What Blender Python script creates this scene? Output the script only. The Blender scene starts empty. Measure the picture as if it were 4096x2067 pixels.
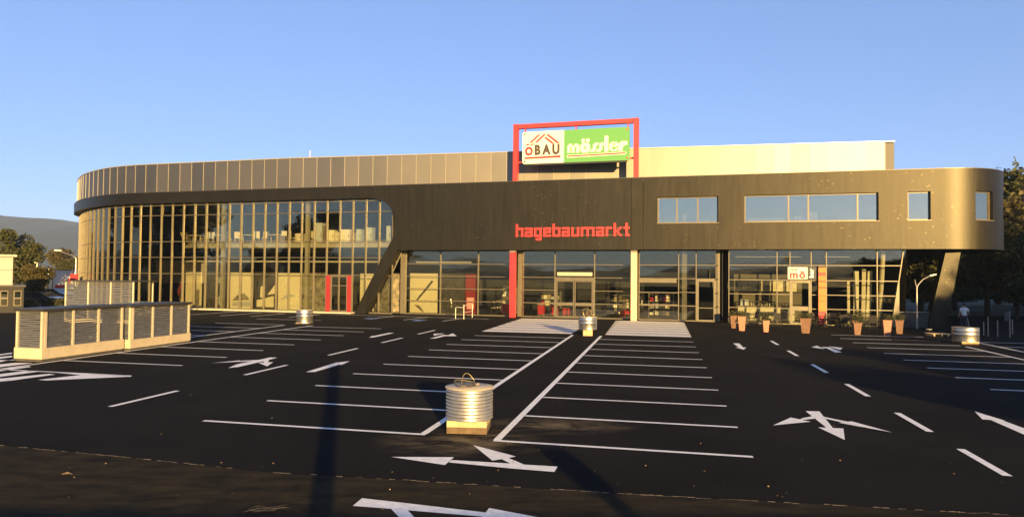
import bpy, bmesh, math, random
from math import sin, cos, pi, radians
from mathutils import Vector, Matrix
random.seed(7)
scn = bpy.context.scene
col = scn.collection

# ------------------------------------------------------------------ camera, world, sun, exposure
F_PX, PITCH, ROLL, CAM_H = 2690.67, 0.025946, 0.0091085, 3.286
CX, CY = 2048.0, 1033.5
cam_d = bpy.data.cameras.new('camera')
cam_d.sensor_width = 36.0
cam_d.lens = F_PX / 4096 * 36.0
cam_d.clip_start = 0.1
cam_d.clip_end = 12000
cam = bpy.data.objects.new('camera', cam_d)
col.objects.link(cam)
cam.matrix_world = Matrix.Translation((0, 0, CAM_H)) @ Matrix.Rotation(pi/2 + PITCH, 4, 'X') @ Matrix.Rotation(ROLL, 4, 'Z')
scn.camera = cam

SUN_EL, SUN_AZ = radians(8.7), radians(14.0)      # sun behind the camera, a little to the right
world = bpy.data.worlds.new('World')
scn.world = world
world.use_nodes = True
nt = world.node_tree
bg = nt.nodes['Background']
sky = nt.nodes.new('ShaderNodeTexSky')
sky.sky_type = 'NISHITA'
sky.sun_disc = False
sky.sun_elevation = SUN_EL
sky.sun_rotation = pi - SUN_AZ
sky.air_density = 0.8
sky.dust_density = 0.3
sky.ozone_density = 3.0
tint = nt.nodes.new('ShaderNodeMixRGB'); tint.blend_type = 'MULTIPLY'; tint.inputs[0].default_value = 1.0
tint.inputs[2].default_value = (.79, .89, 1.24, 1)
gam = nt.nodes.new('ShaderNodeGamma'); gam.inputs[1].default_value = 0.55
nt.links.new(sky.outputs[0], gam.inputs[0]); nt.links.new(gam.outputs[0], tint.inputs[1]); nt.links.new(tint.outputs[0], bg.inputs[0])
bg.inputs[1].default_value = 0.098

sun_d = bpy.data.lights.new('sun', 'SUN')
sun_d.energy = 5.0
sun_d.angle = radians(0.55)
sun_d.color = (1.0, 0.67, 0.26)
sun_o = bpy.data.objects.new('sun', sun_d)
col.objects.link(sun_o)
SUN_DIR = Vector((-sin(SUN_AZ)*cos(SUN_EL), cos(SUN_AZ)*cos(SUN_EL), -sin(SUN_EL)))
sun_o.rotation_euler = SUN_DIR.to_track_quat('-Z', 'Y').to_euler()
sun_o.location = (10, -40, 30)

scn.view_settings.view_transform = 'Standard'
scn.view_settings.look = 'None'
scn.view_settings.exposure = 1.9
scn.view_settings.gamma = 1.0

# ------------------------------------------------------------------ pixel helpers (photo pixels -> directions)
def ray(px, py):
    du, dv = px-CX, py-CY
    c, s = cos(ROLL), sin(ROLL)
    u = du*c+dv*s; v = -du*s+dv*c
    rt, up = u/F_PX, -v/F_PX
    c, s = cos(PITCH), sin(PITCH)
    return Vector((rt, c-up*s, s+up*c))
def ground(px, py, z=0.0):
    d = ray(px, py); t = (z-CAM_H)/d.z
    return Vector((d.x*t, d.y*t, z))
def at_depth(px, py, y):
    d = ray(px, py); t = y/d.y
    return Vector((d.x*t, y, CAM_H+d.z*t))
# parking grid: u across, v along the aisles
YAW = 0.216315
GO = Vector((-0.278, 13.511))
def grid(u, v, z=0.0):
    return Vector((GO.x+u*cos(YAW)+v*sin(YAW), GO.y-u*sin(YAW)+v*cos(YAW), z))
# building front: t along the facade, n behind it
FA, FY = 0.27392, 52.95
CA, SA = cos(FA), sin(FA)
def TL(t, n, z=0.0):
    return Vector((t*CA+n*SA, FY-t*SA+n*CA, z))
def on_front(px, py, off=0.0):
    d = ray(px, py); N = Vector((SA, CA, 0)); c = Vector((0, FY, 0))+N*off
    o = Vector((0, 0, CAM_H)); k = N.dot(c-o)/N.dot(d); P = o+d*k
    return (P.x*CA-P.y*SA+FY*SA, P.z)

# curved front path: straight for s in [-37, 30.2], spline bend on the left, arc on the right
def catmull(pts, n=12):
    out = []
    for i in range(1, len(pts)-2):
        p0, p1, p2, p3 = [Vector(p) for p in pts[i-1:i+3]]
        for k in range(n):
            t = k/n
            out.append(0.5*((2*p1)+(p2-p0)*t+(2*p0-5*p1+4*p2-p3)*t*t+(3*p1-p0-3*p2+p3)*t**3))
    out.append(Vector(pts[-2]))
    return out
LP = catmull([(-33, 0), (-36.5, 0), (-40.3, .60), (-44.0, 1.95), (-48.0, 4.1), (-51.8, 6.9), (-54.4, 9.2), (-56.4, 12.1), (-57.9, 16), (-58.8, 21), (-59.2, 28), (-59.3, 38), (-59.3, 42)])
LS = [-36.5]
for i in range(1, len(LP)):
    LS.append(LS[-1]-(LP[i]-LP[i-1]).length)
RC, RR = Vector((30.2, 4.6)), 4.6
R_ARC = RR*pi/2
def path(s):
    """(t, n) on the front line and the outward normal (t, n)"""
    if s < -36.5:
        for i in range(1, len(LS)):
            if LS[i] <= s or i == len(LS)-1:
                k = (LS[i-1]-s)/(LS[i-1]-LS[i])
                p = LP[i-1].lerp(LP[i], k)
                a = LP[max(0, i-2)]; b = LP[min(len(LP)-1, i+1)]
                d = (b-a).normalized()
                return p, Vector((-d.y, d.x))
    if s <= 30.2:
        return Vector((s, 0)), Vector((0, -1))
    if s <= 30.2+R_ARC:
        a = (s-30.2)/RR
        return RC+Vector((sin(a), -cos(a)))*RR, Vector((sin(a), -cos(a)))
    return Vector((RC.x+RR, RC.y+(s-30.2-R_ARC))), Vector((1, 0))
def PM(s, n, z):
    p, nn = path(s)
    q = p-nn*n
    return TL(q.x, q.y, z)

# ------------------------------------------------------------------ materials
MATS = {}
def mat(name, base, rough=0.6, metal=0.0, var=0.0, vscale=4.0, bump=0.0, bscale=40.0, spec=0.5, aniso_stretch=None, coat=0.0, var2=None, dark=None, rvar=.12):
    if name in MATS: return MATS[name]
    m = bpy.data.materials.new(name); m.use_nodes = True
    N, L = m.node_tree.nodes, m.node_tree.links
    b = N['Principled BSDF']
    b.inputs['Base Color'].default_value = (*base, 1)
    b.inputs['Roughness'].default_value = rough
    b.inputs['Metallic'].default_value = metal
    b.inputs['Specular IOR Level'].default_value = spec
    b.inputs['Coat Weight'].default_value = coat
    tc = N.new('ShaderNodeTexCoord')
    mp = N.new('ShaderNodeMapping')
    L.new(tc.outputs['Object'], mp.inputs['Vector'])
    if aniso_stretch: mp.inputs['Scale'].default_value = aniso_stretch
    if var > 0:
        n = N.new('ShaderNodeTexNoise'); n.inputs['Scale'].default_value = vscale; n.inputs['Detail'].default_value = 6; n.inputs['Roughness'].default_value = .65
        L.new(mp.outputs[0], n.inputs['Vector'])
        r = N.new('ShaderNodeValToRGB')
        r.color_ramp.elements[0].position = .3; r.color_ramp.elements[1].position = .7
        c0 = dark if dark else tuple(max(0, x*(1-var)) for x in base)
        c1 = var2 if var2 else tuple(min(1, x*(1+var)) for x in base)
        r.color_ramp.elements[0].color = (*c0, 1); r.color_ramp.elements[1].color = (*c1, 1)
        L.new(n.outputs['Fac'], r.inputs[0]); L.new(r.outputs[0], b.inputs['Base Color'])
        mr = N.new('ShaderNodeMapRange'); mr.inputs['To Min'].default_value = max(0.02, rough-rvar); mr.inputs['To Max'].default_value = min(1, rough+rvar)
        L.new(n.outputs['Fac'], mr.inputs['Value']); L.new(mr.outputs[0], b.inputs['Roughness'])
    if bump > 0:
        n2 = N.new('ShaderNodeTexNoise'); n2.inputs['Scale'].default_value = bscale; n2.inputs['Detail'].default_value = 5
        L.new(mp.outputs[0], n2.inputs['Vector'])
        bp = N.new('ShaderNodeBump'); bp.inputs['Strength'].default_value = bump; bp.inputs['Distance'].default_value = .02
        L.new(n2.outputs['Fac'], bp.inputs['Height']); L.new(bp.outputs[0], b.inputs['Normal'])
    MATS[name] = m
    return m

def glass_mat(name, tint=(.75, .8, .78), refl=.12, rough=.0):
    m = bpy.data.materials.new(name); m.use_nodes = True
    N, L = m.node_tree.nodes, m.node_tree.links
    N.remove(N['Principled BSDF'])
    out = N['Material Output']
    tr = N.new('ShaderNodeBsdfTransparent'); tr.inputs[0].default_value = (*tint, 1)
    gl = N.new('ShaderNodeBsdfGlossy'); gl.inputs['Roughness'].default_value = rough; gl.inputs[0].default_value = (1, .95, .76, 1)
    lw = N.new('ShaderNodeFresnel'); lw.inputs['IOR'].default_value = 1.5
    ad = N.new('ShaderNodeMath'); ad.operation = 'ADD'; ad.use_clamp = True; ad.inputs[1].default_value = refl
    mx = N.new('ShaderNodeMixShader')
    L.new(lw.outputs[0], ad.inputs[0]); L.new(ad.outputs[0], mx.inputs[0]); L.new(tr.outputs[0], mx.inputs[1]); L.new(gl.outputs[0], mx.inputs[2])
    # faint waviness of float glass
    tc = N.new('ShaderNodeTexCoord'); n = N.new('ShaderNodeTexNoise'); n.inputs['Scale'].default_value = .9
    bp = N.new('ShaderNodeBump'); bp.inputs['Strength'].default_value = .012; bp.inputs['Distance'].default_value = .02
    L.new(tc.outputs['Object'], n.inputs['Vector']); L.new(n.outputs['Fac'], bp.inputs['Height']); L.new(bp.outputs[0], gl.inputs['Normal'])
    L.new(mx.outputs[0], out.inputs['Surface'])
    MATS[name] = m
    return m

GLASS = glass_mat('facade_glass', (.82, .84, .81), .05)
GLASS_UP = glass_mat('office_glass', (.60, .64, .56), .36)

# ------------------------------------------------------------------ mesh builder
ROOT = {}
class MB:
    def __init__(self, fn=None):
        self.v = []; self.f = []; self.fn = fn or (lambda a, b, c: Vector((a, b, c)))
    def pts(self, P, faces):
        o = len(self.v); self.v += [Vector(p) for p in P]; self.f += [[o+i for i in f] for f in faces]; return self
    def box(self, a0, a1, b0, b1, c0, c1):
        P = [self.fn(a, b, c) for c in (c0, c1) for b in (b0, b1) for a in (a0, a1)]
        return self.pts(P, [(0, 2, 3, 1), (4, 5, 7, 6), (0, 1, 5, 4), (2, 6, 7, 3), (0, 4, 6, 2), (1, 3, 7, 5)])
    def hexa(self, P):
        return self.pts(P, [(0, 3, 2, 1), (4, 5, 6, 7), (0, 1, 5, 4), (1, 2, 6, 5), (2, 3, 7, 6), (3, 0, 4, 7)])
    def prism(self, poly, vec):
        n = len(poly); P = [Vector(p) for p in poly]; vec = Vector(vec)
        return self.pts(P+[p+vec for p in P], [tuple(range(n))[::-1], tuple(range(n, 2*n))]+[(i, (i+1) % n, n+(i+1) % n, n+i) for i in range(n)])
    def poly(self, P):
        return self.pts(P, [tuple(range(len(P)))])
    def tube(self, P, r, seg=8, cap=True):
        P = [Vector(p) for p in P]; n = len(P)
        rs = r if isinstance(r, (list, tuple)) else [r]*n
        up = Vector((0, 0, 1)); rings = []
        for i, p in enumerate(P):
            d = (P[min(i+1, n-1)]-P[max(i-1, 0)]).normalized()
            x = d.cross(up) if abs(d.dot(up)) < .95 else d.cross(Vector((1, 0, 0)))
            x.normalize(); y = d.cross(x)
            rings.append([p+(x*cos(2*pi*k/seg)+y*sin(2*pi*k/seg))*rs[i] for k in range(seg)])
        V = [q for R in rings for q in R]
        Fs = [(i*seg+k, i*seg+(k+1) % seg, (i+1)*seg+(k+1) % seg, (i+1)*seg+k) for i in range(n-1) for k in range(seg)]
        if cap: Fs += [tuple(range(seg))[::-1], tuple((n-1)*seg+k for k in range(seg))]
        return self.pts(V, Fs)
    def lathe(self, prof, c, seg=32, sq=None):
        V = []; c = Vector(c)
        for r, z in prof:
            for k in range(seg):
                a = 2*pi*k/seg
                V.append(c+Vector((cos(a)*r, sin(a)*r, z)))
        n = len(prof)
        Fs = [(i*seg+k, i*seg+(k+1) % seg, (i+1)*seg+(k+1) % seg, (i+1)*seg+k) for i in range(n-1) for k in range(seg)]
        Fs += [tuple(range(seg))[::-1], tuple((n-1)*seg+k for k in range(seg))]
        return self.pts(V, Fs)
    def build(self, name, m, parent=None, smooth=False, label=None):
        base = ROOT.get(parent, Vector((0, 0, 0))) if parent else Vector((0, 0, 0))
        me = bpy.data.meshes.new(name)
        me.from_pydata([tuple(p-base) for p in self.v], [], self.f)
        me.update()
        bm = bmesh.new(); bm.from_mesh(me); bmesh.ops.recalc_face_normals(bm, faces=bm.faces); bm.to_mesh(me); bm.free()
        if m: me.materials.append(m)
        if smooth:
            for p in me.polygons: p.use_smooth = True
            try: me.set_sharp_from_angle(angle=radians(40))
            except Exception: pass
        o = bpy.data.objects.new(name, me); col.objects.link(o)
        if parent:
            o.parent = parent; ROOT[o] = base
        if label: o['label'] = label
        return o
def thing(name, loc, label, cat, group=None):
    o = bpy.data.objects.new(name, None); col.objects.link(o); o.location = loc
    o.empty_display_size = .3
    ROOT[o] = Vector(loc); o['label'] = label; o['category'] = cat
    if group: o['group'] = group
    return o
def tag(o, label, cat, group=None):
    o['label'] = label; o['category'] = cat
    if group: o['group'] = group
    return o
def struct(o): o['kind'] = 'structure'; return o
def stuff(o, label, cat):
    o['kind'] = 'stuff'; o['label'] = label; o['category'] = cat; return o
def copy_tree(o, parent=None):
    c = o.copy(); col.objects.link(c); c.parent = parent
    for ch in list(o.children): copy_tree(ch, c)
    return c

# ------------------------------------------------------------------ common materials
M_white_metal = mat('pale_aluminium', (.50, .42, .28), .38, .6, .08, 6)
M_frame = mat('champagne_frame', (.135, .115, .078), .42, .4, .10, 3)
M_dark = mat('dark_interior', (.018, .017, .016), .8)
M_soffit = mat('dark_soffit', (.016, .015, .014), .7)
M_red = mat('red_paint', (.42, .022, .028), .4, 0, .06, 3)
M_paint = mat('road_paint', (.70, .69, .665), .7, 0, .16, 7, .25, 90)
M_concrete = mat('pale_concrete', (.46, .38, .27), .85, 0, .16, 3, .35, 30)
M_zinc = mat('zinc_sheet', (.50, .47, .41), .40, .9, .10, 7)
M_trunk = mat('bark', (.05, .035, .022), .9, 0, .3, 12, .6, 30)

def leaf_mat(name, c, tr=.25):
    m = bpy.data.materials.new(name); m.use_nodes = True
    N, L = m.node_tree.nodes, m.node_tree.links
    b = N['Principled BSDF']; b.inputs['Roughness'].default_value = .6; b.inputs['Specular IOR Level'].default_value = .25
    g = N.new('ShaderNodeNewGeometry'); r = N.new('ShaderNodeValToRGB')
    r.color_ramp.elements[0].color = (c[0]*.55, c[1]*.55, c[2]*.55, 1); r.color_ramp.elements[1].color = (c[0]*1.5, c[1]*1.35, c[2]*1.2, 1)
    L.new(g.outputs['Random Per Island'], r.inputs[0]); L.new(r.outputs[0], b.inputs['Base Color'])
    t = N.new('ShaderNodeBsdfTranslucent'); L.new(r.outputs[0], t.inputs[0])
    mx = N.new('ShaderNodeMixShader'); mx.inputs[0].default_value = tr
    L.new(b.outputs[0], mx.inputs[1]); L.new(t.outputs[0], mx.inputs[2]); L.new(mx.outputs[0], N['Material Output'].inputs['Surface'])
    MATS[name] = m; return m
M_leaf = leaf_mat('broad_leaves', (.055, .060, .018))
M_leaf2 = leaf_mat('olive_leaves', (.075, .065, .022))
M_conifer = leaf_mat('conifer_needles', (.030, .040, .016), .1)
M_shrub = leaf_mat('shrub_leaves', (.05, .055, .022))

# ------------------------------------------------------------------ ground
def asphalt():
    m = bpy.data.materials.new('asphalt'); m.use_nodes = True
    N, L = m.node_tree.nodes, m.node_tree.links
    b = N['Principled BSDF']; b.inputs['Roughness'].default_value = .95; b.inputs['Specular IOR Level'].default_value = .04
    tc = N.new('ShaderNodeTexCoord')
    big = N.new('ShaderNodeTexNoise'); big.inputs['Scale'].default_value = .22; big.inputs['Detail'].default_value = 8; big.inputs['Roughness'].default_value = .7
    fine = N.new('ShaderNodeTexNoise'); fine.inputs['Scale'].default_value = 38; fine.inputs['Detail'].default_value = 3
    L.new(tc.outputs['Object'], big.inputs['Vector']); L.new(tc.outputs['Object'], fine.inputs['Vector'])
    r = N.new('ShaderNodeValToRGB'); r.color_ramp.elements[0].position = .3; r.color_ramp.elements[1].position = .72
    r.color_ramp.elements[0].color = (.0072, .0073, .0078, 1); r.color_ramp.elements[1].color = (.0170, .0160, .0150, 1)
    L.new(big.outputs['Fac'], r.inputs[0])
    mul = N.new('ShaderNodeMixRGB'); mul.blend_type = 'MULTIPLY'; mul.inputs[0].default_value = .55
    r2 = N.new('ShaderNodeValToRGB'); r2.color_ramp.elements[0].position = .35; r2.color_ramp.elements[1].position = .68
    r2.color_ramp.elements[0].color = (.5, .5, .5, 1); r2.color_ramp.elements[1].color = (1.4, 1.35, 1.3, 1)
    L.new(fine.outputs['Fac'], r2.inputs[0]); L.new(r.outputs[0], mul.inputs[1]); L.new(r2.outputs[0], mul.inputs[2])
    last = mul.outputs[0]
    # sandy dust spilled round the nearest tub and in the bay beside it
    st = N.new('ShaderNodeTexNoise'); st.inputs['Scale'].default_value = 1.1; st.inputs['Detail'].default_value = 7; st.inputs['Roughness'].default_value = .72
    mpn = N.new('ShaderNodeMapping'); mpn.inputs['Scale'].default_value = (1, 2.2, 1); mpn.inputs['Rotation'].default_value = (0, 0, -.35)
    L.new(tc.outputs['Object'], mpn.inputs['Vector']); L.new(mpn.outputs[0], st.inputs['Vector'])
    for (cx, cy, rx, ry, amt) in ((-.95, 13.4, 1.9, 1.2, 1.3), (1.05, 15.0, 1.9, 1.0, 1.2)):
        mp = N.new('ShaderNodeMapping'); mp.inputs['Location'].default_value = (-cx/rx, -cy/ry, 0); mp.inputs['Scale'].default_value = (1/rx, 1/ry, 0)
        L.new(tc.outputs['Object'], mp.inputs['Vector'])
        gr = N.new('ShaderNodeTexGradient'); gr.gradient_type = 'SPHERICAL'; L.new(mp.outputs[0], gr.inputs[0])
        mm = N.new('ShaderNodeMath'); mm.operation = 'MULTIPLY'; L.new(gr.outputs['Fac'], mm.inputs[0])
        rs = N.new('ShaderNodeValToRGB'); rs.color_ramp.elements[0].position = .42; rs.color_ramp.elements[1].position = .66
        L.new(st.outputs['Fac'], rs.inputs[0]); L.new(rs.outputs[0], mm.inputs[1])
        m2 = N.new('ShaderNodeMath'); m2.operation = 'MULTIPLY'; m2.use_clamp = True; m2.inputs[1].default_value = amt; L.new(mm.outputs[0], m2.inputs[0])
        mx = N.new('ShaderNodeMixRGB'); mx.inputs[2].default_value = (.17, .13, .075, 1)
        L.new(m2.outputs[0], mx.inputs[0]); L.new(last, mx.inputs[1]); last = mx.outputs[0]
    L.new(last, b.inputs['Base Color'])
    bp = N.new('ShaderNodeBump'); bp.inputs['Strength'].default_value = .35; bp.inputs['Distance'].default_value = .006
    L.new(fine.outputs['Fac'], bp.inputs['Height']); L.new(bp.outputs[0], b.inputs['Normal'])
    return m
M_asph = asphalt()
M_old = mat('worn_asphalt', (.021, .0175, .0125), .95, 0, .5, 1.6, .4, 45, .04, (1, 2.5, 1), 0, (.040, .032, .018), (.010, .009, .008))
M_grass = mat('meadow', (.035, .042, .016), .95, 0, .4, .05, .3, 2)
E3 = 6000
g = struct(MB().poly([(-E3, -E3, -.03), (E3, -E3, -.03), (E3, E3, -.03), (-E3, E3, -.03)]).build('ground', M_grass))
lot = struct(MB().poly([(-52, -60, 0), (90, -60, 0), (90, 62, 0), (-52, 62, 0)]).build('parking_lot', M_asph))
seam = [ground(x, y) for x, y in ((-900, 1708), (0, 1781), (545, 1833), (1090, 1890), (1800, 1931), (2500, 1975), (3200, 2012), (4500, 2085))]
MB().poly([(p.x, p.y, .004) for p in seam]+[(24, -40, .004), (-30, -40, .004)]).build('worn_asphalt_strip', M_old, lot)
M_grit = mat('sandy_grit', (.30, .22, .11), .95, 0, .6, 9, .6, 60)
mb = MB()
rr = random.Random(3)
for i in range(len(seam)-1):
    a, b = seam[i], seam[i+1]
    n = max(3, int((b-a).length/.11))
    for k in range(n):
        if rr.random() < .38+.25*sin(i*2.1+k*.13): continue
        p, q = a.lerp(b, k/n), a.lerp(b, (k+.92)/n)
        w = .003+.014*rr.random(); w2 = .003+.014*rr.random(); j = rr.uniform(-.03, .03)*(1 if rr.random() < .3 else .3)
        mb.poly([(p.x, p.y-w+j, .008), (q.x, q.y-w2+j, .008), (q.x, q.y+w2+j, .008), (p.x, p.y+w+j, .008)])
mb.build('grit_seam', M_grit, lot)['kind'] = 'stuff'

# ------------------------------------------------------------------ painted markings (children of the lot)
ZP = .006
def gline(u0, v0, u1, v1, w=.12, name='bay_line'):
    a, b = grid(u0, v0), grid(u1, v1)
    d = (b-a).normalized(); n = Vector((-d.y, d.x, 0))*w/2
    MB().poly([(p.x, p.y, ZP) for p in (a-n, b-n, b+n, a+n)]).build(name, M_paint, lot)
def pxmark(name, polys, sc=1, ox=0, oy=0, z=ZP, m=None):
    mb = MB()
    for i, P in enumerate(polys):
        mb.poly([(*ground(ox+x*sc, oy+y*sc)[:2], z+.0012*i) for x, y in P])
    return mb.build(name, m or M_paint, lot)
W = .12
for k in range(10):
    gline(W/2 if k else -.06, 2.5*k, 4.86, 2.5*k)
    gline(-6.75, 2.5*k+.13, -1.595-W/2 if k else -1.535, 2.5*k+.13)
gline(0, .06, 0, 24.5, .15, 'aisle_line'); gline(-1.595, .19, -1.595, 24.6, .15, 'aisle_line')
for k in range(9):
    gline(-13.38, 5.28+2.5*k, -18.5+.06, 5.28+2.5*k)
gline(-18.5, 3.6, -18.5, 26.3, .15, 'aisle_line'); gline(-20.28, 7.0, -20.28, 25.8, .15, 'aisle_line')
for v in (15.75, 18.25, 20.75, 23.3, 26.15, 30.8):
    gline(-25.5, v, -20.36, v)
for (u0, v0, u1, v1) in ((-33.0, 33.0, -32.3, 38.4), (-30.0, 32.9, -29.6, 37.8), (-27.5, 33.1, -27.1, 37.3), (-24.2, 33.0, -23.8, 37.0), (-18.0, 33.4, -17.4, 37.0), (-15.1, 33.3, -14.5, 37.0), (-12.0, 33.0, -11.6, 36.9)):
    gline(u0, v0, u1, v1)
gline(-34, 38.75, -9.5, 36.4, .12, 'bay_end_line')
for k in range(8):
    gline(12.92, 9.85+2.47*k, 17.95-.06, 9.85+2.47*k)
    gline(19.62, 9.85+2.47*k, 24.6, 9.85+2.47*k)
gline(15.5, 27.15, 17.89, 27.15); gline(13.02, 29.6, 17.89, 29.6)
gline(17.95, 7, 17.95, 24.2, .13, 'aisle_line'); gline(19.55, 7, 19.55, 27.2, .13, 'aisle_line')
for v0, v1 in ((-0.2, 1.62), (3.12, 5.2), (7.55, 9.8), (12.35, 14.65), (17.5, 19.6), (22.3, 24.4)):
    gline(8.9, v0, 8.9, v1, .15, 'lane_dash')
for v0, v1 in ((.93, 3.29), (6.41, 8.92), (12.06, 14.74), (17.42, 20.07), (22.42, 25.3)):
    gline(-9.96, v0, -9.96, v1, .15, 'lane_dash')
Z5 = (.4658, 1300, 1700)
pxmark('turn_arrow', [[(568, 272), (1108, 275), (1030, 342)], [(1085, 300), (1600, 330), (1708, 339), (1998, 356), (1970, 402), (1600, 372), (1062, 320)],
       [(1272, 172), (1640, 270), (1570, 283), (1515, 293), (1437, 305)], [(1515, 292), (1572, 282), (1714, 342), (1605, 338)]], *Z5)
pxmark('turn_arrow', [[(238, 693), (318, 627), (700, 670), (1378, 750), (1350, 785), (705, 730), (565, 718)], [(1410, 712), (2010, 826), (1335, 806)],
       [(565, 717), (706, 728), (900, 930), (790, 950)], [(690, 930), (1010, 925), (1060, 1090)]], *Z5)
Z6 = (.5807, 2600, 1250)
pxmark('turn_arrow', [[(1072, 678), (1167, 680), (1264, 799), (1222, 797)], [(1158, 790), (1332, 798), (1342, 877)], [(1128, 712), (1142, 730), (1025, 741), (1050, 727)],
       [(848, 777), (970, 723), (1107, 752)], [(1195, 718), (1300, 740), (1362, 752), (1330, 758), (1207, 731)], [(1300, 760), (1388, 750), (1666, 826)]], *Z6)
pxmark('lane_arrow', [[(2236, 680), (2448, 745), (2290, 735)], [(2340, 736), (2400, 732), (2680, 835), (2640, 868)]], *Z6)
pxmark('lane_arrow', [[(572, 211), (615, 212), (645, 242), (618, 243)], [(587, 238), (664, 240), (645, 255)]], *Z6)
pxmark('turn_arrow', [[(1110, 238), (1150, 227), (1202, 252)], [(1175, 238), (1215, 236), (1240, 244), (1200, 245)], [(1205, 240), (1235, 238), (1322, 274), (1275, 275)], [(1230, 232), (1326, 243), (1310, 258)]], *Z6)
Z3 = (.4615, 800, 1200)
pxmark('turn_arrow', [[(105, 545), (345, 522), (358, 532)], [(340, 527), (520, 517), (545, 522), (360, 534)], [(245, 588), (320, 556), (540, 512), (605, 497), (668, 499), (560, 528), (330, 580)], [(545, 528), (600, 520), (585, 545), (562, 545)], [(505, 543), (634, 538), (582, 575)]], *Z3)
pxmark('lane_arrow', [[(918, 623), (1185, 540), (1230, 552), (995, 622)], [(1165, 545), (1298, 528), (1225, 562)]], *Z3)
pxmark('lane_arrow', [[(1465, 325), (1500, 312), (1640, 283), (1682, 284), (1510, 322)], [(1465, 326), (1490, 310), (1540, 312)]], *Z3)
pxmark('turn_arrow', [[(1990, 332), (2020, 325), (2110, 300), (2128, 310), (2040, 332)], [(2022, 292), (2120, 288), (2030, 308)], [(2110, 302), (2180, 305), (2120, 312)], [(2130, 312), (2190, 288), (2226, 312)]], *Z3)
pxmark('disabled_bay_symbol', [[(1410, 160), (1470, 155), (1572, 158), (1480, 166)]], *Z3, m=mat('blue_road_paint', (.10, .20, .48), .7, 0, .3, 4))
pxmark('disabled_bay_symbol', [[(1822, 178), (1880, 170), (1980, 172), (1890, 182)]], *Z3, m=MATS['blue_road_paint'])
Z1 = (.4616, 0, 950)
for q in ([(480, 1170), (1142, 1195), (1135, 1204), (400, 1237), (330, 1232), (700, 1190)], [(-300, 1250), (0, 1222), (420, 1180), (480, 1186), (170, 1228), (120, 1236), (-300, 1275)],
          [(-300, 1215), (0, 1182), (250, 1152), (330, 1162), (0, 1206), (-300, 1240)], [(-300, 1172), (0, 1140), (110, 1126), (250, 1112), (270, 1120), (0, 1158), (-300, 1192)],
          [(-300, 1130), (0, 1098), (130, 1085), (290, 1085), (0, 1122), (-300, 1150)], [(-200, 1085), (0, 1060), (105, 1062), (0, 1078), (-200, 1102)], [(-150, 1048), (0, 1033), (105, 1022), (105, 1036), (-150, 1066)], [(-100, 1020), (0, 1010), (105, 996), (105, 1006), (-100, 1032)]):
    pxmark('hatch_stripe', [q], *Z1)
# light crossing in front of the entrance: pale field with whiter bars
M_cross = mat('pale_crossing_paint', (.40, .37, .32), .8, 0, .16, 2.2, .3, 50)
for u0, u1 in ((-7.1, -1.75), (.15, 4.9)):
    MB().poly([grid(u0, 25.3, .004), grid(u1, 25.3, .004), grid(u1+.03, 38.2, .004), grid(u0-.2, 38.2, .004)]).build('crossing_field', M_cross, lot)
    v = 25.5
    while v < 37.5:
        MB().poly([grid(u0+.06, v, .008), grid(u1-.06, v, .008), grid(u1-.06, v+.75, .008), grid(u0+.06, v+.75, .008)]).build('crossing_bar', M_paint, lot)
        v += 1.9
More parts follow.
